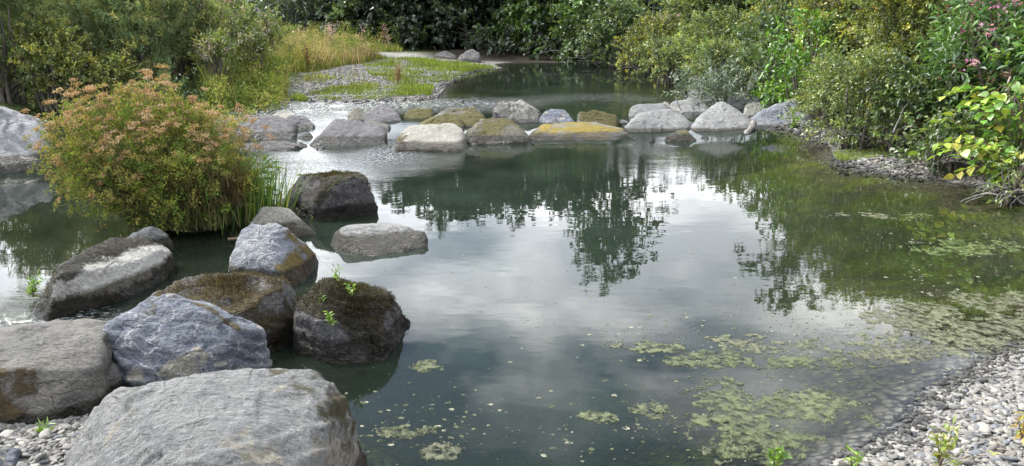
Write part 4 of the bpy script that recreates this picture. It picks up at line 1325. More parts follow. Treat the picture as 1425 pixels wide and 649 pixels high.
def build_lime_spray():
    r = np.random.default_rng(808)
    bx = x_at(1425, 8.9, .4)
    base = np.array([bx, 8.9, terr1(bx, 8.9)])
    t = thing('lime_leaf_bush', base, 'lime yellow broad leaved sprays hanging over the water at right', 'bush', 'thicket on the right bank')
    # one heart shaped leaf, folded along its midrib
    prof = [(0, 0), (.12, .30), (.34, .40), (.62, .28), (.85, .10)]
    V = [(x, 0, -.10 * x * x) for x, _ in prof] + [(1.0, 0, -.16)]
    Lf = [(x, y, .10 * y - .12 * x * x) for x, y in prof[1:]]
    Rt = [(x, -y, .10 * y - .12 * x * x) for x, y in prof[1:]]
    V = V + Lf + Rt
    T = []
    for sgn, o in ((1, 6), (-1, 10)):
        q = [(0, 1, o)] + [z for k in range(3) for z in ((k + 1, k + 2, o + k + 1), (k + 1, o + k + 1, o + k))] + [(4, 5, o + 3)]
        T += q if sgn > 0 else [(a, c, b) for a, b, c in q]
    cols = [leaf_single('lime_leaf', (.33, .43, .045)), leaf_single('yellow_leaf', (.50, .46, .07)), leaf_single('green_leaf', (.13, .26, .035)), leaf_single('mid_leaf', (.22, .36, .04))]
    me = [make_mesh('leaf', V, T, m, True) for m in cols]
    paths, radii = [], []
    n_leaf = 0
    for k in range(34):
        tier = r.random()
        az = math.radians(r.uniform(150, 250) if k < 26 else r.uniform(60, 150))
        ln = r.uniform(.45, 1.25) if k < 26 else r.uniform(.3, .6)
        if k < 8:                          # the long low sprays
            tier, ln, az = r.uniform(.18, .36), r.uniform(.9, 1.4), math.radians(r.uniform(170, 205))
        z1 = .30 + .95 * tier
        s_ = np.linspace(0, 1, 9)
        q = np.stack([np.cos(az) * ln * s_ + r.normal(0, .1), np.sin(az) * ln * .7 * s_ + r.normal(0, .12), -.05 + (z1 + .05) * np.sin(s_ * 2.0) / math.sin(1.2) - .10 * s_ ** 3], 1)
        paths.append(q); radii.append(np.linspace(.011, .003, 9))
        for i in range(11):
            if n_leaf >= 298:
                break
            u_ = .25 + .75 * i / 10
            f = u_ * 8; a0 = min(7, int(f))
            p = q[a0] + (q[a0 + 1] - q[a0]) * (f - a0)
            o = link('leaf', me[r.choice(4, p=[.42, .22, .16, .20] if z1 < .5 else [.25, .06, .40, .29])], t, p)
            side = 1 if i % 2 else -1
            o.rotation_euler = (r.normal(.35, .35), r.normal(.25, .25), az + side * r.uniform(.5, 1.1))
            sc = r.uniform(.11, .175) * (1.1 - .3 * u_)
            o.scale = (sc, sc, sc)
            n_leaf += 1
    vv, ff = tubes(paths, radii, 5)
    tag(link('stem', make_mesh('stem', vv, ff, M['brownstem'], True, None, 4), t), kind='stuff')


build_lime_spray()


# ------------------------------------------------------------------ blades: grasses, reeds
def blades(base, hgt, wid, lean, bend, colr, r, nseg=3):
    n = len(base)
    a = r.uniform(0, 2 * math.pi, n)
    face = np.stack([np.cos(a), np.sin(a), np.zeros(n)], 1)
    out = np.asarray(lean)
    V = []
    for k in range(nseg + 1):
        t = k / nseg
        c = base + np.array([0, 0, 1.0]) * (hgt * t * (1 - 0.25 * t * bend))[:, None] + out * (hgt * (0.25 * t + bend * t * t))[:, None]
        w = (wid * (1 - t) ** 0.7 * 0.5)[:, None] * face
        V += [c - w, c + w] if k < nseg else [c]
    m = len(V)
    V = np.stack(V, 1).reshape(-1, 3)
    i = np.arange(n) * m
    Fc = []
    for k in range(nseg - 1):
        Fc.append(np.stack([i + 2 * k, i + 2 * k + 1, i + 2 * k + 3], 1))
        Fc.append(np.stack([i + 2 * k, i + 2 * k + 3, i + 2 * k + 2], 1))
    k = nseg - 1
    Fc.append(np.stack([i + 2 * k, i + 2 * k + 1, i + 2 * k + 2], 1))
    return V, np.concatenate(Fc), np.repeat(colr, m, 0)


def in_poly_px(poly, n, r, z=0.3):
    """random ground points inside an outline drawn on the ground"""
    P = np.array([on_z(u, v, z)[:2] for u, v in poly])
    lo, hi = P.min(0), P.max(0)
    q = r.uniform(lo, hi, (n * 4, 2))
    ins = np.zeros(len(q), bool)
    for i in range(len(P)):
        a, b = P[i], P[(i + 1) % len(P)]
        if abs(a[1] - b[1]) < 1e-9:
            continue
        c = (a[1] > q[:, 1]) != (b[1] > q[:, 1])
        ins ^= c & (q[:, 0] < (b[0] - a[0]) * (q[:, 1] - a[1]) / (b[1] - a[1]) + a[0])
    return q[ins][:n]


def build_grass():
    r = np.random.default_rng(77)
    GREEN = [((.12, .17, .028), 4), ((.16, .21, .04), 3), ((.24, .25, .08), 1.5), ((.09, .12, .03), 1)]
    STRAW = [((.36, .28, .14), 4), ((.33, .22, .14), 2.5), ((.22, .22, .08), 3), ((.40, .28, .23), 1.8), ((.14, .16, .06), 1.5)]
    MIX = [((.15, .19, .04), 5), ((.23, .24, .06), 3), ((.31, .27, .10), 2), ((.10, .14, .035), 3.5), ((.24, .16, .08), .8)]
    parts = []

    def patch(poly, n, pal, h0, h1, w, z=0.3, clump=0.0):
        q = in_poly_px(poly, n, r, z)
        if clump:
            g = fbm(xy3(q[:, 0], q[:, 1], 1.5), 4, 12)
            q = q[g + r.normal(0, .12, len(q)) > clump - 0.30]
        zz = terr(q[:, 0], q[:, 1])
        ok = shore_dist(q[:, 0], q[:, 1]) > 0.05
        q, zz = q[ok], zz[ok]
        nn = len(q)
        b = np.concatenate([q, zz[:, None] - .02], 1)
        hh = r.uniform(h0, h1, nn) * (1 + .75 * fbm(xy3(q[:, 0], q[:, 1], 0.9), 3, 15)) * (1 + .5 * (r.random(nn) < .06))
        ln = np.stack([r.normal(0, .5, nn), r.normal(0, .5, nn), np.zeros(nn)], 1)
        ug = q[:, 0] / (q[:, 1] * CP + 1.7 * SP) * F + 712.5
        if h1 > .3:
            hh = hh * np.interp(ug, [290, 400, 480, 560], [1, .85, .6, .2])
        tone = 1 + .6 * fbm(xy3(q[:, 0], q[:, 1], 0.8), 3, 19)[:, None]
        parts.append(blades(b, hh, np.full(nn, w) * r.uniform(.6, 1.2, nn), ln, r.uniform(0, .4, nn), pick(pal, nn, r) * tone * np.exp(r.normal(0, .2, (nn, 1))), r, 2))
    # meadow, nearest to farthest
    patch([(286, 172), (330, 158), (385, 146), (400, 130), (395, 112), (330, 95), (285, 100)], 11000, MIX, .25, .7, .022)
    patch([(330, 110), (400, 112), (440, 104), (500, 92), (540, 86), (500, 80), (400, 80), (320, 82)], 11000, MIX, .35, .85, .03)
    patch([(400, 102), (450, 100), (505, 91), (530, 87), (470, 82), (400, 84)], 7000, STRAW, .5, .95, .026)
    patch([(300, 88), (420, 80), (560, 80), (560, 76), (420, 73), (300, 74)], 6000, MIX, .6, 1.0, .045)
    # short sward on the bar
    patch([(430, 131), (520, 122), (604, 120), (600, 132), (520, 137), (440, 139)], 9000, GREEN, .05, .17, .02, .2, .17)
    patch([(500, 92), (580, 86), (655, 92), (650, 104), (610, 112), (560, 118), (520, 112)], 11000, GREEN, .06, .2, .026, .25, .19)
    patch([(380, 128), (450, 112), (540, 108), (600, 116), (520, 128), (400, 140)], 5000, MIX, .06, .22, .022, .2, .42)
    patch([(555, 88), (640, 84.5), (692, 90), (650, 96)], 3500, GREEN, .06, .2, .03, .3)
    patch([(300, 160), (335, 155), (345, 150), (310, 150)], 1500, GREEN, .08, .22, .02, .1)
    patch([(286, 172), (330, 160), (400, 150), (430, 144), (420, 141), (380, 145), (300, 160)], 4000, GREEN, .08, .25, .02, .1)
    # green edge of the little mud beach
    patch([(1150, 208), (1230, 208), (1235, 219), (1165, 222)], 2500, GREEN, .04, .10, .012, .05)
    # herbs between the grass: leafy tufts and seed heads
    for poly, n, h, pal in (([(286, 172), (330, 158), (385, 146), (400, 130), (395, 112), (330, 95), (285, 100)], 260, .6, MIX),
                            ([(330, 110), (400, 112), (440, 104), (500, 92), (540, 86), (500, 80), (400, 80), (320, 82)], 300, .8, MIX + STRAW),
                            ([(300, 95), (420, 88), (560, 82), (560, 76), (420, 73), (300, 74)], 200, 1.1, MIX + [((.45, .28, .32), 2)])):
        q = in_poly_px(poly, n, r, .3)
        zz = terr(q[:, 0], q[:, 1])
        m_ = 60
        cc = np.repeat(pick(pal, len(q), r), m_, 0) * np.exp(r.normal(0, .2, (len(q) * m_, 1)))
        hh = np.repeat(r.uniform(.5, 1.2, len(q)) * h, m_)
        t_ = r.random(len(hh)) ** .7
        B = np.repeat(np.concatenate([q, zz[:, None]], 1), m_, 0) + np.stack([r.normal(0, .10, len(hh)), r.normal(0, .10, len(hh)), t_ * hh], 1)
        parts.append(leaves(B, np.stack([r.normal(0, .6, len(hh)), r.normal(0, .6, len(hh)), r.uniform(0, 1, len(hh))], 1), r.uniform(.05, .12, len(hh)), r.uniform(.02, .04, len(hh)), cc, r))
    off, VV, FF, CC = 0, [], [], []
    for v, f, c in parts:
        VV.append(v); FF.append(f + off); CC.append(c); off += len(v)
    o = link('meadow_grass', make_mesh('meadow_grass', np.concatenate(VV), np.concatenate(FF), M['leaf_matte'], False, {'col': np.concatenate(CC)}))
    tag(o, 'long straw and green grass on the left meadow and gravel bar', 'grass', kind='stuff')
    # dock stalks standing in the meadow
    for i, (u, v, h, lb) in enumerate([(428, 106, .75, 'rust brown dock stalk nearest the gravel bar edge'), (407, 104, .7, 'dark green dock stalk left of the rust one'),
                                       (384, 100, .85, 'yellowing dock stalk in the middle of the meadow'), (360, 108, .7, 'grey green thistle stalk in the near meadow'),
                                       (553, 116, .5, 'reddish dock stalk standing on the gravel bar')]):
        p = on_z(u, v, .3)
        p[2] = terr1(p[0], p[1])
        t = thing('dock_stalk', p, lb, 'plant', 'seed stalks in the meadow')
        pal = [[((.16, .07, .035), 1), ((.22, .10, .05), 1)], [((.06, .08, .04), 1), ((.09, .11, .06), 1)], [((.26, .22, .04), 1), ((.20, .18, .05), 1)],
               [((.10, .12, .08), 1), ((.08, .10, .06), 1)], [((.24, .12, .08), 1), ((.2, .14, .07), 1)]][i]
        pa, ra = branch_paths(np.array([0, 0, -.05]), [(r.normal(0, .06), r.normal(0, .06), h * r.uniform(.8, 1.05)) for _ in range(5)], r, .012, .1)
        vv, ff = tubes(pa, ra, 4)
        link('stem', make_mesh('stem', vv, ff, M['brownstem'], True, None, 4), t)
        n = 190
        k = r.integers(0, 5, n); s = r.uniform(.35, 1, n)
        B = np.array([pa[a][min(5, int(b * 5.99))] for a, b in zip(k, s)]) + r.normal(0, .035, (n, 3))
        v2, f2, c2 = leaves(B, r.normal(0, 1, (n, 3)) + np.array([0, 0, .6]), np.full(n, .06), np.full(n, .03), pick(pal, n, r), r)
        tag(link('seed_head', make_mesh('seed_head', v2, f2, M['leaf_matte'], False, {'col': c2}), t), kind='stuff')


build_grass()


# ------------------------------------------------------------------ umbellifer island
def build_umbellifer():
    r = np.random.default_rng(5)
    b = np.array([ISLE[0], ISLE[1] + .1, 0.1])
    cx = x_at(200, b[1], .7) - b[0]
    t = thing('umbellifer_plant', b, 'large dome of umbellifer with pink seed heads above yellow green leaves', 'plant')
    # heads over a dome, densest on top
    n = 1000
    d = r.normal(0, 1, (n * 2, 3)); d /= np.linalg.norm(d, axis=1)[:, None]
    d = d[d[:, 2] > -.62][:n]; n = len(d)
    R = np.array([.94, .72, .70])
    ctr = np.array([cx + .03, 0, .62])
    rad = (r.uniform(.62, 1.06, n) + .12 * (r.random(n) < .12)) * (1 + .30 * vnoise(d * 2.6, 4) + .14 * vnoise(d * 7, 6))
    head = ctr + d * R * rad[:, None]
    head[:, 2] = np.maximum(head[:, 2], .05)
    root = np.stack([np.clip(head[:, 0] * .45 + r.normal(0, .12, n), -.55, .5), np.clip(head[:, 1] * .35 + r.normal(0, .08, n), -.25, .25), np.full(n, -.05)], 1)
    paths, radii = [], []
    for i in range(n):
        s = np.linspace(0, 1, 6)[:, None]
        q = root[i] + (head[i] - root[i]) * s
        q[:, 2] += np.sin(s[:, 0] * math.pi) * .10 * (1 - d[i, 2])
        q[1:-1] += r.normal(0, .015, (4, 3))
        paths.append(q); radii.append(np.linspace(.0055, .0022, 6))
    vv, ff = tubes(paths, radii, 4)
    link('stem', make_mesh('stem', vv, ff, bark_mat('green_stem', (.09, .11, .03), (.17, .15, .05)), True, None, 4), t)
    # umbel: spokes with little seed clusters
    ns = 10
    top = sstep(head[:, 2], .55, .92)
    PINKT = [((.33, .205, .125), 4), ((.39, .27, .18), 3), ((.29, .19, .09), 2), ((.24, .21, .075), 2)]
    YG = [((.20, .20, .055), 4), ((.25, .22, .075), 3), ((.31, .21, .10), 1.2), ((.15, .18, .04), 3)]
    VV, FF, CC, off = [], [], [], 0
    pc = pick(PINKT, n, r); yc = pick(YG, n, r)
    hc = np.where((r.random(n) < (.05 + .93 * top))[:, None], pc, yc)
    ax = (head - np.array([p[-2] for p in paths])); ax /= np.linalg.norm(ax, axis=1)[:, None]
    ax = ax + np.array([0, 0, .5])
    tip = []
    tcol = []
    for i in range(n):
        a = ax[i] / np.linalg.norm(ax[i])
        u_ = np.cross(a, [0, 1, .1]); u_ /= np.linalg.norm(u_); w_ = np.cross(a, u_)
        sz = r.uniform(.026, .055)
        for k in range(ns):
            th = k * 2.4; rr = math.sqrt((k + .5) / ns)
            e = head[i] + a * sz * (.75 - .25 * rr) + (u_ * math.cos(th) + w_ * math.sin(th)) * sz * rr
            tip.append((head[i], e)); tcol.append(hc[i])
    h0 = np.array([q[0] for q in tip]); e0 = np.array([q[1] for q in tip]); tcol = np.array(tcol)
    v1, f1, c1 = leaves(h0, e0 - h0, np.linalg.norm(e0 - h0, axis=1), np.full(len(h0), .0045), tcol * .8, r)
    m = 4
    P = np.repeat(e0, m, 0) + r.normal(0, .006, (len(e0) * m, 3))
    v2, f2, c2 = leaves(P, r.normal(0, 1, P.shape) + np.array([0, 0, .5]), r.uniform(.012, .022, len(P)), r.uniform(.008, .013, len(P)),
                        np.repeat(tcol, m, 0) * np.exp(r.normal(0, .2, (len(P), 1))), r)
    V = np.concatenate([v1, v2]); Fc = np.concatenate([f1, f2 + len(v1)]); C = np.concatenate([c1, c2])
    link('seed_head', make_mesh('seed_head', V, Fc, M['leaf_matte'], False, {'col': C}), t)
    # feathery leaves fill the dome
    nt = 1050
    dd = r.normal(0, 1, (nt, 3)); dd /= np.linalg.norm(dd, axis=1)[:, None]
    dd[:, 2] = np.where(dd[:, 2] < -.6, -dd[:, 2], dd[:, 2])
    p = ctr + dd * R * ((r.uniform(.25, .92, nt) ** .6) * (1 + .30 * vnoise(dd * 2.6, 4)))[:, None] * np.array([1, 1, .80])
    nl = 560                               # greener growth low down, right to the water
    d2 = r.normal(0, 1, (nl, 3)); d2 /= np.linalg.norm(d2, axis=1)[:, None]
    p2 = np.array([cx + .22, -.12, .34]) + d2 * np.array([.80, .5, .34]) * (r.uniform(.2, 1, nl) ** .5)[:, None]
    p = np.concatenate([p, p2]); dd = np.concatenate([dd, d2])
    ok = (p[:, 2] > .07) & (fbm(p * 3.4, 2, 77) > -.22)
    p, dd = p[ok], dd[ok]; nt = len(p)
    pal = [((.145, .20, .035), 4), ((.21, .235, .045), 4), ((.28, .25, .06), 2.0), ((.09, .16, .03), 3), ((.31, .21, .085), .8)]
    tc = pick(pal, nt, r) * (1 + .4 * fbm(p * 3, 2, 8)[:, None])
    m = 26
    tw = dd * .7 + np.array([0, 0, .4]) + r.normal(0, .4, (nt, 3))
    tw /= np.linalg.norm(tw, axis=1)[:, None]
    P = np.repeat(p, m, 0) + np.repeat(tw, m, 0) * (np.tile(np.linspace(0, 1, m), nt) * .15)[:, None] + r.normal(0, .018, (nt * m, 3))
    A = np.repeat(tw, m, 0) * .5 + r.normal(0, .7, P.shape)
    v3, f3, c3 = leaves(P, A, r.uniform(.018, .042, len(P)), r.uniform(.008, .015, len(P)), np.repeat(tc, m, 0) * np.exp(r.normal(0, .16, (len(P), 1))), r)
    link('foliage', make_mesh('foliage', v3, f3, M['leaf_matte'], False, {'col': c3}), t)
    # withered skirt at the waterline
    ns = 1500
    bb = np.stack([r.uniform(-.55, .55, ns), r.uniform(-.32, .2, ns), r.uniform(.15, .42, ns)], 1)
    ln = np.stack([r.normal(0, .35, ns), r.normal(-.2, .3, ns), np.full(ns, -1.3)], 1)
    v4, f4, c4 = blades(bb, r.uniform(.15, .38, ns), np.full(ns, .010), ln, r.uniform(0, .2, ns), pick([((.06, .042, .025), 3), ((.11, .075, .04), 2), ((.16, .11, .06), 1)], ns, r), r, 3)
    link('withered_leaf', make_mesh('withered_leaf', v4, f4, M['leaf_matte'], False, {'col': c4}), t)
    # reeds on the stream side
    q = on_z(325, 308)
    t2 = thing('reed_clump', (q[0], q[1] + .15, 0.0), 'bright green reed clump at the right side of the umbellifer', 'plant')
    n = 900
    B = np.stack([r.normal(-.02, .22, n), r.normal(0, .18, n), np.full(n, -.1)], 1)
    ln = np.stack([B[:, 0] * 1.1 + r.normal(0, .20, n), r.normal(0, .28, n), np.zeros(n)], 1)
    v5, f5, c5 = blades(B, r.uniform(.35, .9, n), r.uniform(.010, .019, n), ln, r.uniform(.0, .55, n),
                        pick([((.09, .17, .03), 4), ((.15, .24, .04), 3), ((.24, .28, .06), 2), ((.05, .10, .03), 2)], n, r), r, 5)
    tag(link('blade', make_mesh('blade', v5, f5, M['leaf'], False, {'col': c5}), t2), kind='stuff')
    n = 500
    B = np.stack([r.normal(.02, .2, n), r.normal(0, .15, n), r.uniform(.1, .6, n)], 1)
    v6, f6, c6 = leaves(B, np.stack([r.normal(.2, .8, n), r.normal(0, .6, n), r.uniform(0, 1, n)], 1), r.uniform(.08, .18, n), np.full(n, .014),
                        pick([((.07, .15, .03), 3), ((.12, .2, .04), 2)], n, r), r, droop=.2)
    tag(link('side_leaf', make_mesh('side_leaf', v6, f6, M['leaf'], False, {'col': c6}), t2), kind='stuff')


build_umbellifer()


# ------------------------------------------------------------------ gravel
def pebble_mesh(seed, n=2):
    """water worn but angular stone: a sphere pressed against random planes"""
    V, Fc = ico(n)
    r = np.random.default_rng(seed)
    k = 11
    fn = r.normal(0, 1, (k, 3)); fn /= np.linalg.norm(fn, axis=1)[:, None]
    den = V @ fn.T
    t = np.where(den > .05, r.uniform(.62, .95, k)[None] / np.maximum(den, .05), 50)
    t = np.concatenate([t, np.full((len(V), 1), 1.08)], 1)
    ts = (t ** -34.0).sum(1) ** (-1 / 34.0)
    p = V * ts[:, None] * np.array([1, r.uniform(.55, .85), r.uniform(.28, .48)])
    return p, Fc


PSH = [pebble_mesh(300 + i) for i in range(10)]
PSH1 = [pebble_mesh(330 + i, 1) for i in range(6)]


def rot(n, r, tilt=.35):
    a = r.uniform(0, 2 * math.pi, n); t1 = r.normal(0, tilt, n); t2 = r.normal(0, tilt, n)
    ca, sa = np.cos(a), np.sin(a); z = np.zeros(n); o = np.ones(n)
    Rz = np.stack([ca, -sa, z, sa, ca, z, z, z, o], 1).reshape(-1, 3, 3)
    Rx = np.stack([o, z, z, z, np.cos(t1), -np.sin(t1), z, np.sin(t1), np.cos(t1)], 1).reshape(-1, 3, 3)
    Ry = np.stack([np.cos(t2), z, np.sin(t2), z, o, z, -np.sin(t2), z, np.cos(t2)], 1).reshape(-1, 3, 3)
    return Rz @ Rx @ Ry, a, t1, t2


def build_gravel():
    r = np.random.default_rng(99)
    right = [(1120, 665), (1200, 625), (1262, 600), (1285, 555), (1330, 528), (1375, 505), (1425, 485), (1520, 470), (1560, 690), (1100, 690)]
    left = [(-40, 580), (60, 575), (150, 552), (180, 560), (170, 690), (-60, 700)]
    # single stones
    meshes = []
    for i, (p, f) in enumerate(PSH):
        for mt in PEB + [PEB_WET]:
            meshes.append(make_mesh('stone', p, f, mt, True))
    nm = len(PEB) + 1
    cnt = 0
    for poly, n, s0, s1 in ((right, 215, .022, .052), (left, 85, .020, .044)):
        q = in_poly_px(poly, n * 3, r, .1)
        zz = terr(q[:, 0], q[:, 1])
        used = []
        for (x, y), z in zip(q, zz):
            s = s0 + (s1 - s0) * r.random() ** 2.2
            if any((x - a) ** 2 + (y - b) ** 2 < (0.8 * (s + c)) ** 2 for a, b, c in used):
                continue
            used.append((x, y, s))
            wet = z < 0.0 + .02 * r.random()
            mi = r.integers(len(PSH)) * nm + (nm - 1 if wet else r.choice(4, p=[.45, .3, .17, .08]))
            o = link('stone', meshes[mi], GROUND, (x, y, z + s * .22))
            o.rotation_euler = (r.normal(0, .3), r.normal(0, .3), r.uniform(0, 6.28))
            o.scale = (s, s * r.uniform(.8, 1.1), s * r.uniform(.8, 1.2))
            cnt += 1
            if len(used) >= n:
                break
    # the rest of the gravel
    pal = [((.17, .162, .148), 5), ((.235, .222, .198), 2.5), ((.17, .152, .13), 2), ((.115, .12, .13), 1.5), ((.13, .124, .116), 2.5)]
    VV, FF, CC, off = [], [], [], 0

    def scatter(poly, n, s0, s1, shapes, z=.1, tilt=.35, only=None):
        nonlocal off
        q = in_poly_px(poly, n, r, z)
        if only is not None:
            q = q[only(q)]
        zz = terr(q[:, 0], q[:, 1])
        lv = level(q[:, 0], q[:, 1])
        s = s0 + (s1 - s0) * r.random(len(q)) ** 2.0
        c = pick(pal, len(q), r) * np.exp(r.normal(0, .16, (len(q), 1)))
        wet = (zz - lv) < .004 + .022 * r.random(len(q))
        c = np.where(wet[:, None], c * .3, c)
        R_ = rot(len(q), r, tilt)[0]
        k = r.integers(0, len(shapes), len(q))
        for j, (p, f) in enumerate(shapes):
            sel = np.where(k == j)[0]
            if not len(sel):
                continue
            v = np.einsum('nij,vj->nvi', R_[sel], p) * s[sel][:, None, None]
            v += np.stack([q[sel, 0], q[sel, 1], zz[sel] + s[sel] * .15], 1)[:, None]
            VV.append(v.reshape(-1, 3))
            FF.append((f[None] + (np.arange(len(sel)) * len(p))[:, None, None]).reshape(-1, 3) + off)
            CC.append(np.repeat(c[sel], len(p), 0))
            off += len(sel) * len(p)
    scatter(right, 3300, .009, .032, PSH)
    scatter(left, 1300, .008, .026, PSH)
    shallow = [(1040, 690), (1130, 640), (1200, 610), (1245, 580), (1270, 540), (1330, 505), (1425, 462), (1425, 500), (1290, 600), (1130, 690)]
    scatter(shallow, 1500, .010, .034, PSH1, 0.0)
    bar = [(385, 140), (430, 143), (520, 141), (598, 140), (612, 130), (622, 115), (660, 99), (698, 94), (680, 90), (560, 88), (500, 95), (440, 108), (400, 120)]
    scatter(bar, 6500, .025, .075, PSH1, .25)
    scatter([(1150, 222), (1165, 235), (1240, 244), (1310, 250), (1300, 232), (1200, 216)], 600, .012, .05, PSH, .03)
    scatter([(1040, 186), (1110, 190), (1150, 200), (1150, 190), (1100, 180)], 300, .015, .05, PSH, .03)
    o = link('gravel', make_mesh('gravel', np.concatenate(VV), np.concatenate(FF), M['pebble'], True, {'col': np.concatenate(CC)}), GROUND)
    tag(o, kind='stuff')


build_gravel()


# ------------------------------------------------------------------ floating algae
def algae_mat():
    m, N, L, out = new_mat('algae')
    a = attr(N, 'col')
    geo = N.new('ShaderNodeNewGeometry')
    n = nz(N, L, geo.outputs['Position'], 38.0, 6, 0.75)
    c = mixc(N, L, 1.0, a.outputs['Color'], ramp(N, L, n, [(0.32, (.45, .5, .4)), (0.68, (1.35, 1.3, 1.3))]), 'MULTIPLY')
    bs = N.new('ShaderNodeBsdfPrincipled')
    L.new(c, bs.inputs['Base Color'])
    hole = nz(N, L, geo.outputs['Position'], 17.0, 7, 0.72)
    L.new(ramp(N, L, hole, [(0.41, (.0, .0, .0)), (0.56, (.88, .88, .88))]), bs.inputs['Alpha'])
    bs.inputs['Roughness'].default_value = 0.45
    b = N.new('ShaderNodeBump'); b.inputs['Distance'].default_value = 0.02; b.inputs['Strength'].default_value = 1.0
    L.new(n, b.inputs['Height']); L.new(b.outputs[0], bs.inputs['Normal'])
    L.new(bs.outputs[0], out.inputs[0])
    return m


def iso_mesh(cx, cy, sx, sy, ang, thr, seed, cell, fs, zl=0.004, edge=.45):
    """ragged patch: the part of a noise field above a threshold, cut along its contour"""
    nx, ny = max(6, int(2.6 * sx / cell)), max(6, int(2.6 * sy / cell))
    gx = np.linspace(-1.3 * sx, 1.3 * sx, nx); gy = np.linspace(-1.3 * sy, 1.3 * sy, ny)
    A, B = np.meshgrid(gx, gy)
    X = cx + A * math.cos(ang) - B * math.sin(ang); Y = cy + A * math.sin(ang) + B * math.cos(ang)
    f = fbm(xy3(X, Y, fs), 6, seed, .72).reshape(A.shape) * 1.5 - thr + edge * (1 - 1.5 * ((A / sx) ** 2 + (B / sy) ** 2))
    rel = fbm(xy3(X, Y, 26), 3, seed + 4).reshape(A.shape)
    verts, tris, cache = [], [], {}
    P = np.stack([X, Y, np.zeros_like(X)], -1)

    def vid(key):
        if key in cache:
            return cache[key]
        if len(key) == 2:
            p = P[key]; ff = f[key]; rl = rel[key]
        else:
            a, b = (key[0], key[1]), (key[2], key[3])
            t = f[a] / (f[a] - f[b])
            p = P[a] + (P[b] - P[a]) * t; ff = 0.0; rl = 0
        z = zl + min(ff, .25) * .006 + max(0, rl) * .003 * min(1, ff * 8) - (0.006 if ff == 0.0 else 0)
        cache[key] = len(verts)
        verts.append((p[0], p[1], z))
        return cache[key]
    for j in range(ny - 1):
        for i in range(nx - 1):
            if max(f[j, i], f[j + 1, i], f[j, i + 1], f[j + 1, i + 1]) <= 0:
                continue
            for tri in (((j, i), (j, i + 1), (j + 1, i + 1)), ((j, i), (j + 1, i + 1), (j + 1, i))):
                poly = []
                for q in range(3):
                    a, b = tri[q], tri[(q + 1) % 3]
                    if f[a] > 0:
                        poly.append(vid(a))
                    if (f[a] > 0) != (f[b] > 0):
                        lo, hi = (a, b) if a < b else (b, a)
                        poly.append(vid(lo + hi))
                for q in range(1, len(poly) - 1):
                    tris.append((poly[0], poly[q], poly[q + 1]))
    return np.array(verts), np.array(tris)


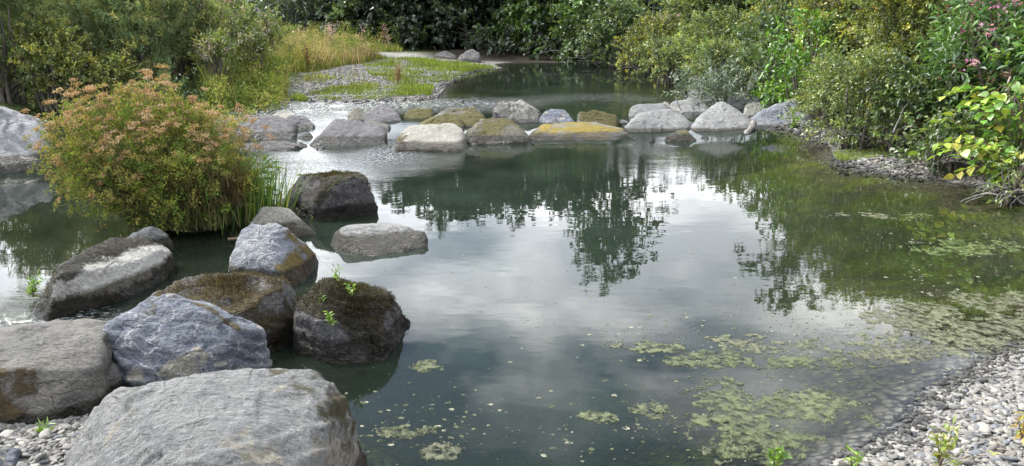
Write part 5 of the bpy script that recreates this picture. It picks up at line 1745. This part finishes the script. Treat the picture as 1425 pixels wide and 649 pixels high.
def build_algae():
    r = np.random.default_rng(31)
    am = algae_mat()
    pal = [((.105, .12, .05), 3), ((.125, .13, .07), 3), ((.085, .105, .038), 2)]
    spec = [  # centre pixel, half sizes in m, turn, threshold, label
        (1052, 585, .26, .36, .15, .05, 'largest ragged green algae mat near the bottom of the pool'),
        (1140, 562, .26, .22, -.1, .08, 'ragged algae mat between the largest mat and the gravel beach'),
        (1345, 462, .62, .24, .3, -.1, 'wide tan algae raft beside the right gravel beach'),
        (1275, 440, .42, .22, .2, .12, 'streaky algae raft below the tree reflection at right'),
        (1400, 425, .5, .25, .1, .12, 'algae raft at the right edge under the root tangle'),
        (835, 583, .10, .08, -.5, .0, 'small green algae island left of the middle bottom'),
        (905, 573, .13, .07, .3, .0, 'curved tan algae scrap in the bottom middle'),
        (970, 585, .13, .09, -.3, .05, 'pale algae scrap left of the largest mat'),
        (985, 500, .30, .10, 0, .12, 'broken algae streak in the middle of the pool'),
        (905, 482, .25, .08, -.1, .1, 'faint algae streak beside the white cloud reflection'),
        (1060, 480, .55, .16, .1, .22, 'thin lacy algae drift across the pool middle'),
        (1120, 505, .42, .10, -.1, .12, 'yellowish algae streak above the ragged mats'),
        (1235, 495, .40, .10, .1, .10, 'thin algae streak reaching toward the right beach'),
        (583, 511, .12, .07, 0, .1, 'pale algae patch near the dark mossy boulder'),
        (615, 625, .15, .09, .2, .12, 'yellow green algae patch at the bottom left of the pool'),
        (560, 600, .14, .06, .1, .15, 'pale algae crumbs beside the largest slate boulder'),
        (1020, 625, .22, .10, .2, .1, 'algae fringe below the largest mat'),
        (1340, 345, .55, .20, .1, .15, 'submerged looking green weed raft near the lime leaves'),
        (1240, 300, .6, .16, .05, .25, 'faint weed streak in the dark reflection at right'),
    ]
    crumbs = []
    for i, (u, v, sx, sy, a, th, lb) in enumerate(spec):
        c = on_z(u, v)
        V, T = iso_mesh(c[0], c[1], sx * 1.25, sy * 1.25, a, th + .04, 400 + i * 7, .008 if v > 470 else .013, 8.0)
        if not len(T):
            continue
        # the biggest connected piece is the mat, the crumbs round it go to the flecks
        lab = np.arange(len(V))
        while True:
            m_ = lab[T].min(1)
            new = lab.copy()
            for k in range(3):
                np.minimum.at(new, T[:, k], m_)
            new = new[new]
            if (new == lab).all():
                break
            lab = new
        ids, cn = np.unique(lab[T[:, 0]], return_counts=True)
        best = ids[cn.argmax()]
        rest = T[lab[T[:, 0]] != best]
        if len(rest):
            uu, inv = np.unique(rest, return_inverse=True)
            crumbs.append((V[uu], inv.reshape(-1, 3)))
        T = T[lab[T[:, 0]] == best]
        uu, inv = np.unique(T, return_inverse=True)
        V, T = V[uu], inv.reshape(-1, 3)
        loc = np.array([c[0], c[1], 0.0])
        cc = pick(pal, 1, r)[0] * (1 + .35 * fbm(V * 5, 3, 9)[:, None]) * np.ones((len(V), 3))
        if v < 360:
            cc = cc * np.array([.75, .95, .4])
        o = link('algae_mat', make_mesh('algae_mat', V - loc, T, am, True, {'col': np.clip(cc, .02, .6)}), None, loc)
        tag(o, lb, 'algae', 'floating algae mats')
    # scattered flecks too many to count
    VV, FF, CC, off = [], [], [], 0
    for v_, t_ in crumbs:
        VV.append(v_); FF.append(t_ + off); off += len(v_)
        CC.append(np.repeat(pick(pal, 1, r), len(v_), 0))
    zones = [(700, 590, 1.0, .45, 260), (1020, 470, 1.2, .55, 700), (1320, 400, 1.1, .8, 500), (950, 600, .6, .4, 200), (560, 590, .45, .4, 160), (1200, 520, .8, .4, 260),
             (900, 400, 2.2, 1.6, 160), (1330, 330, 1.0, .8, 260)]
    for u, v, sx, sy, n in zones:
        c = on_z(u, v)
        for i in range(n):
            x, y = c[0] + r.normal(0, sx * .5), c[1] + r.normal(0, sy * .5)
            s = .002 + .015 * r.random() ** 4
            k = 6
            th = np.arange(k) / k * 2 * math.pi + r.random()
            rr = s * r.uniform(.5, 1.2, k)
            ring = np.stack([x + np.cos(th) * rr * 1.3, y + np.sin(th) * rr, np.full(k, .001)], 1)
            VV.append(np.concatenate([ring, [[x, y, .006]]]))
            FF.append(np.stack([np.arange(k), (np.arange(k) + 1) % k, np.full(k, k)], 1) + off)
            CC.append(np.repeat(pick(pal + [((.36, .35, .26), 2)], 1, r), k + 1, 0)); off += k + 1
    o = link('algae_flecks', make_mesh('algae_flecks', np.concatenate(VV), np.concatenate(FF), am, True, {'col': np.concatenate(CC)}))
    tag(o, 'tiny floating algae flecks strewn over the pool', 'algae', kind='stuff')


build_algae()


# ------------------------------------------------------------------ driftwood and small plants
def build_small():
    r = np.random.default_rng(64)

    def log(name, label, pts, r0, r1, mat='greywood', twigs=0):
        P = np.array(pts, float)
        s = np.linspace(0, 1, 12)
        seg = np.linspace(0, 1, len(P))
        Q = np.stack([np.interp(s, seg, P[:, k]) for k in range(3)], 1)
        Q[1:-1] += r.normal(0, r0 * .25, (10, 3))
        loc = Q[0].copy()
        paths, radii = [Q - loc], [np.linspace(r0, r1, 12) * r.uniform(.85, 1.15, 12)]
        v, f = tubes(paths, radii, 9)
        n = len(v)
        caps = [list(range(8, -1, -1)), list(range(n - 9, n))]
        me = bpy.data.meshes.new(name)
        me.from_pydata(v.tolist(), [], f.tolist() + caps)
        me.materials.append(M[mat])
        o = link(name, me, None, loc)
        tag(o, label, 'driftwood', 'driftwood caught along the stream')
        if twigs:
            tp, tr_ = [], []
            for k in range(twigs):
                q = Q[r.integers(3, 11)] - loc
                a, b = branch_paths(q, [q + r.normal(0, .22, 3) + np.array([0, 0, .12])], r, r0 * .4, .3)
                tp += a; tr_ += b
            v, f = tubes(tp, tr_, 5)
            tag(link('twig', make_mesh('twig', v, f, M[mat], True, None, 4), o), kind='stuff')
        return o
    log('driftwood_log', 'short broken log leaning between the pale and slanting boulders', [on_y(1037, 190, 12.9), on_y(1051, 171, 13.4)], .06, .05)
    log('driftwood_branch', 'bare forked branch lying on the pale slab of the weir', [on_y(925, 144, 15.0), on_y(935, 150, 14.4), on_y(950, 158, 14.0)], .03, .02, twigs=3)
    log('fallen_log', 'pale fallen log at the far edge of the upper pool', [on_y(678, 78, 36.6), on_y(690, 81, 36.2), on_y(706, 87, 35.6)], .10, .06, twigs=4)
    log('bare_snag', 'bare pale dead branch rising above the left meadow', [on_y(372, 62, 33.), on_y(374, 40, 33.), on_y(370, 28, 33.), on_y(362, 20, 33.), on_y(355, 13, 33.)], .14, .09)
    log('driftwood_stick', 'dark stick floating at the reed foot', [on_z(318, 333, .03), on_z(345, 330, .05), on_z(362, 338, .03)], .014, .008, 'brownstem', 3)
    log('driftwood_stick', 'thin pale stick across the dark bramble at the mud beach', [on_y(1243, 185, 10.6), on_y(1258, 150, 10.7), on_y(1290, 118, 10.9)], .012, .006)

    def sprig(name, label, u, v, z, h, n, pal, L_, W_, group, zbase=None):
        p = on_z(u, v, z)
        if zbase is not None:
            p[2] = zbase
        t = thing(name, p, label, 'plant', group)
        ns = max(2, n // 14)
        tg = [(r.normal(0, h * .3), r.normal(0, h * .3), h * r.uniform(.6, 1)) for _ in range(ns)]
        a, b = branch_paths(np.array([0, 0, -.03]), tg, r, .004, .15)
        vv, ff = tubes(a, b, 4)
        link('stem', make_mesh('stem', vv, ff, M['brownstem'], True, None, 4), t)
        k = r.integers(0, ns, n); s = r.uniform(.15, 1, n)
        B = np.array([a[i][min(5, int(j * 5.99))] for i, j in zip(k, s)]) + r.normal(0, .008, (n, 3))
        v2, f2, c2 = leaves(B, r.normal(0, 1, (n, 3)) + np.array([0, 0, .7]), L_ * r.uniform(.6, 1.2, n), W_ * r.uniform(.7, 1.1, n), pick(pal, n, r), r)
        link('foliage', make_mesh('foliage', v2, f2, M['leaf'], False, {'col': c2}), t)
    G = [((.13, .24, .03), 3), ((.20, .30, .04), 2), ((.09, .17, .025), 2)]
    Y = [((.24, .28, .06), 3), ((.30, .30, .08), 2), ((.18, .24, .05), 2)]
    on = 'small weeds on the mossy boulder'
    sprig('weed_sprig', 'tiny green weed on the crest of the dark mossy boulder', 471, 387, .42, .07, 26, G, .035, .012, on)
    sprig('weed_sprig', 'small green weed right of the crest of the mossy boulder', 489, 405, .38, .05, 36, G, .035, .014, on)
    sprig('weed_sprig', 'small green weed low on the face of the mossy boulder', 460, 447, .27, .06, 36, G, .04, .014, on)
    sprig('weed_sprig', 'faint green weed at the left of the mossy boulder', 449, 424, .32, .04, 22, G, .03, .012, on)
    sh = 'weeds on the near shore'
    sprig('weed_sprig', 'tall yellow green weed on the right gravel beach', 1310, 640, .12, .16, 90, Y, .05, .018, sh)
    sprig('weed_sprig', 'bright green weed at the bottom edge near the algae', 1077, 648, .02, .09, 50, G, .05, .02, sh)
    sprig('weed_sprig', 'thin green weed between the pebbles at the bottom right', 1186, 648, .03, .11, 40, G, .06, .012, sh)
    sprig('weed_sprig', 'orange tinted weed at the right edge of the gravel beach', 1424, 605, .2, .12, 60, [((.35, .24, .05), 2), ((.25, .28, .06), 1)], .05, .02, sh)
    sprig('grass_tuft', 'green tuft in the gravel between the two left boulders', 63, 608, .06, .05, 130, G, .05, .008, sh)
    sprig('grass_tuft', 'pale green tuft beneath the broad brown slab', 90, 572, .06, .04, 90, Y, .04, .008, sh)
    sprig('weed_sprig', 'green weed at the wet foot of the half white boulder', 45, 408, .05, .12, 60, G, .06, .022, sh)
    sprig('weed_sprig', 'leafy green weed growing beside the slanting blue boulder', 1105, 178, .12, .3, 90, G, .09, .04, sh)


build_small()
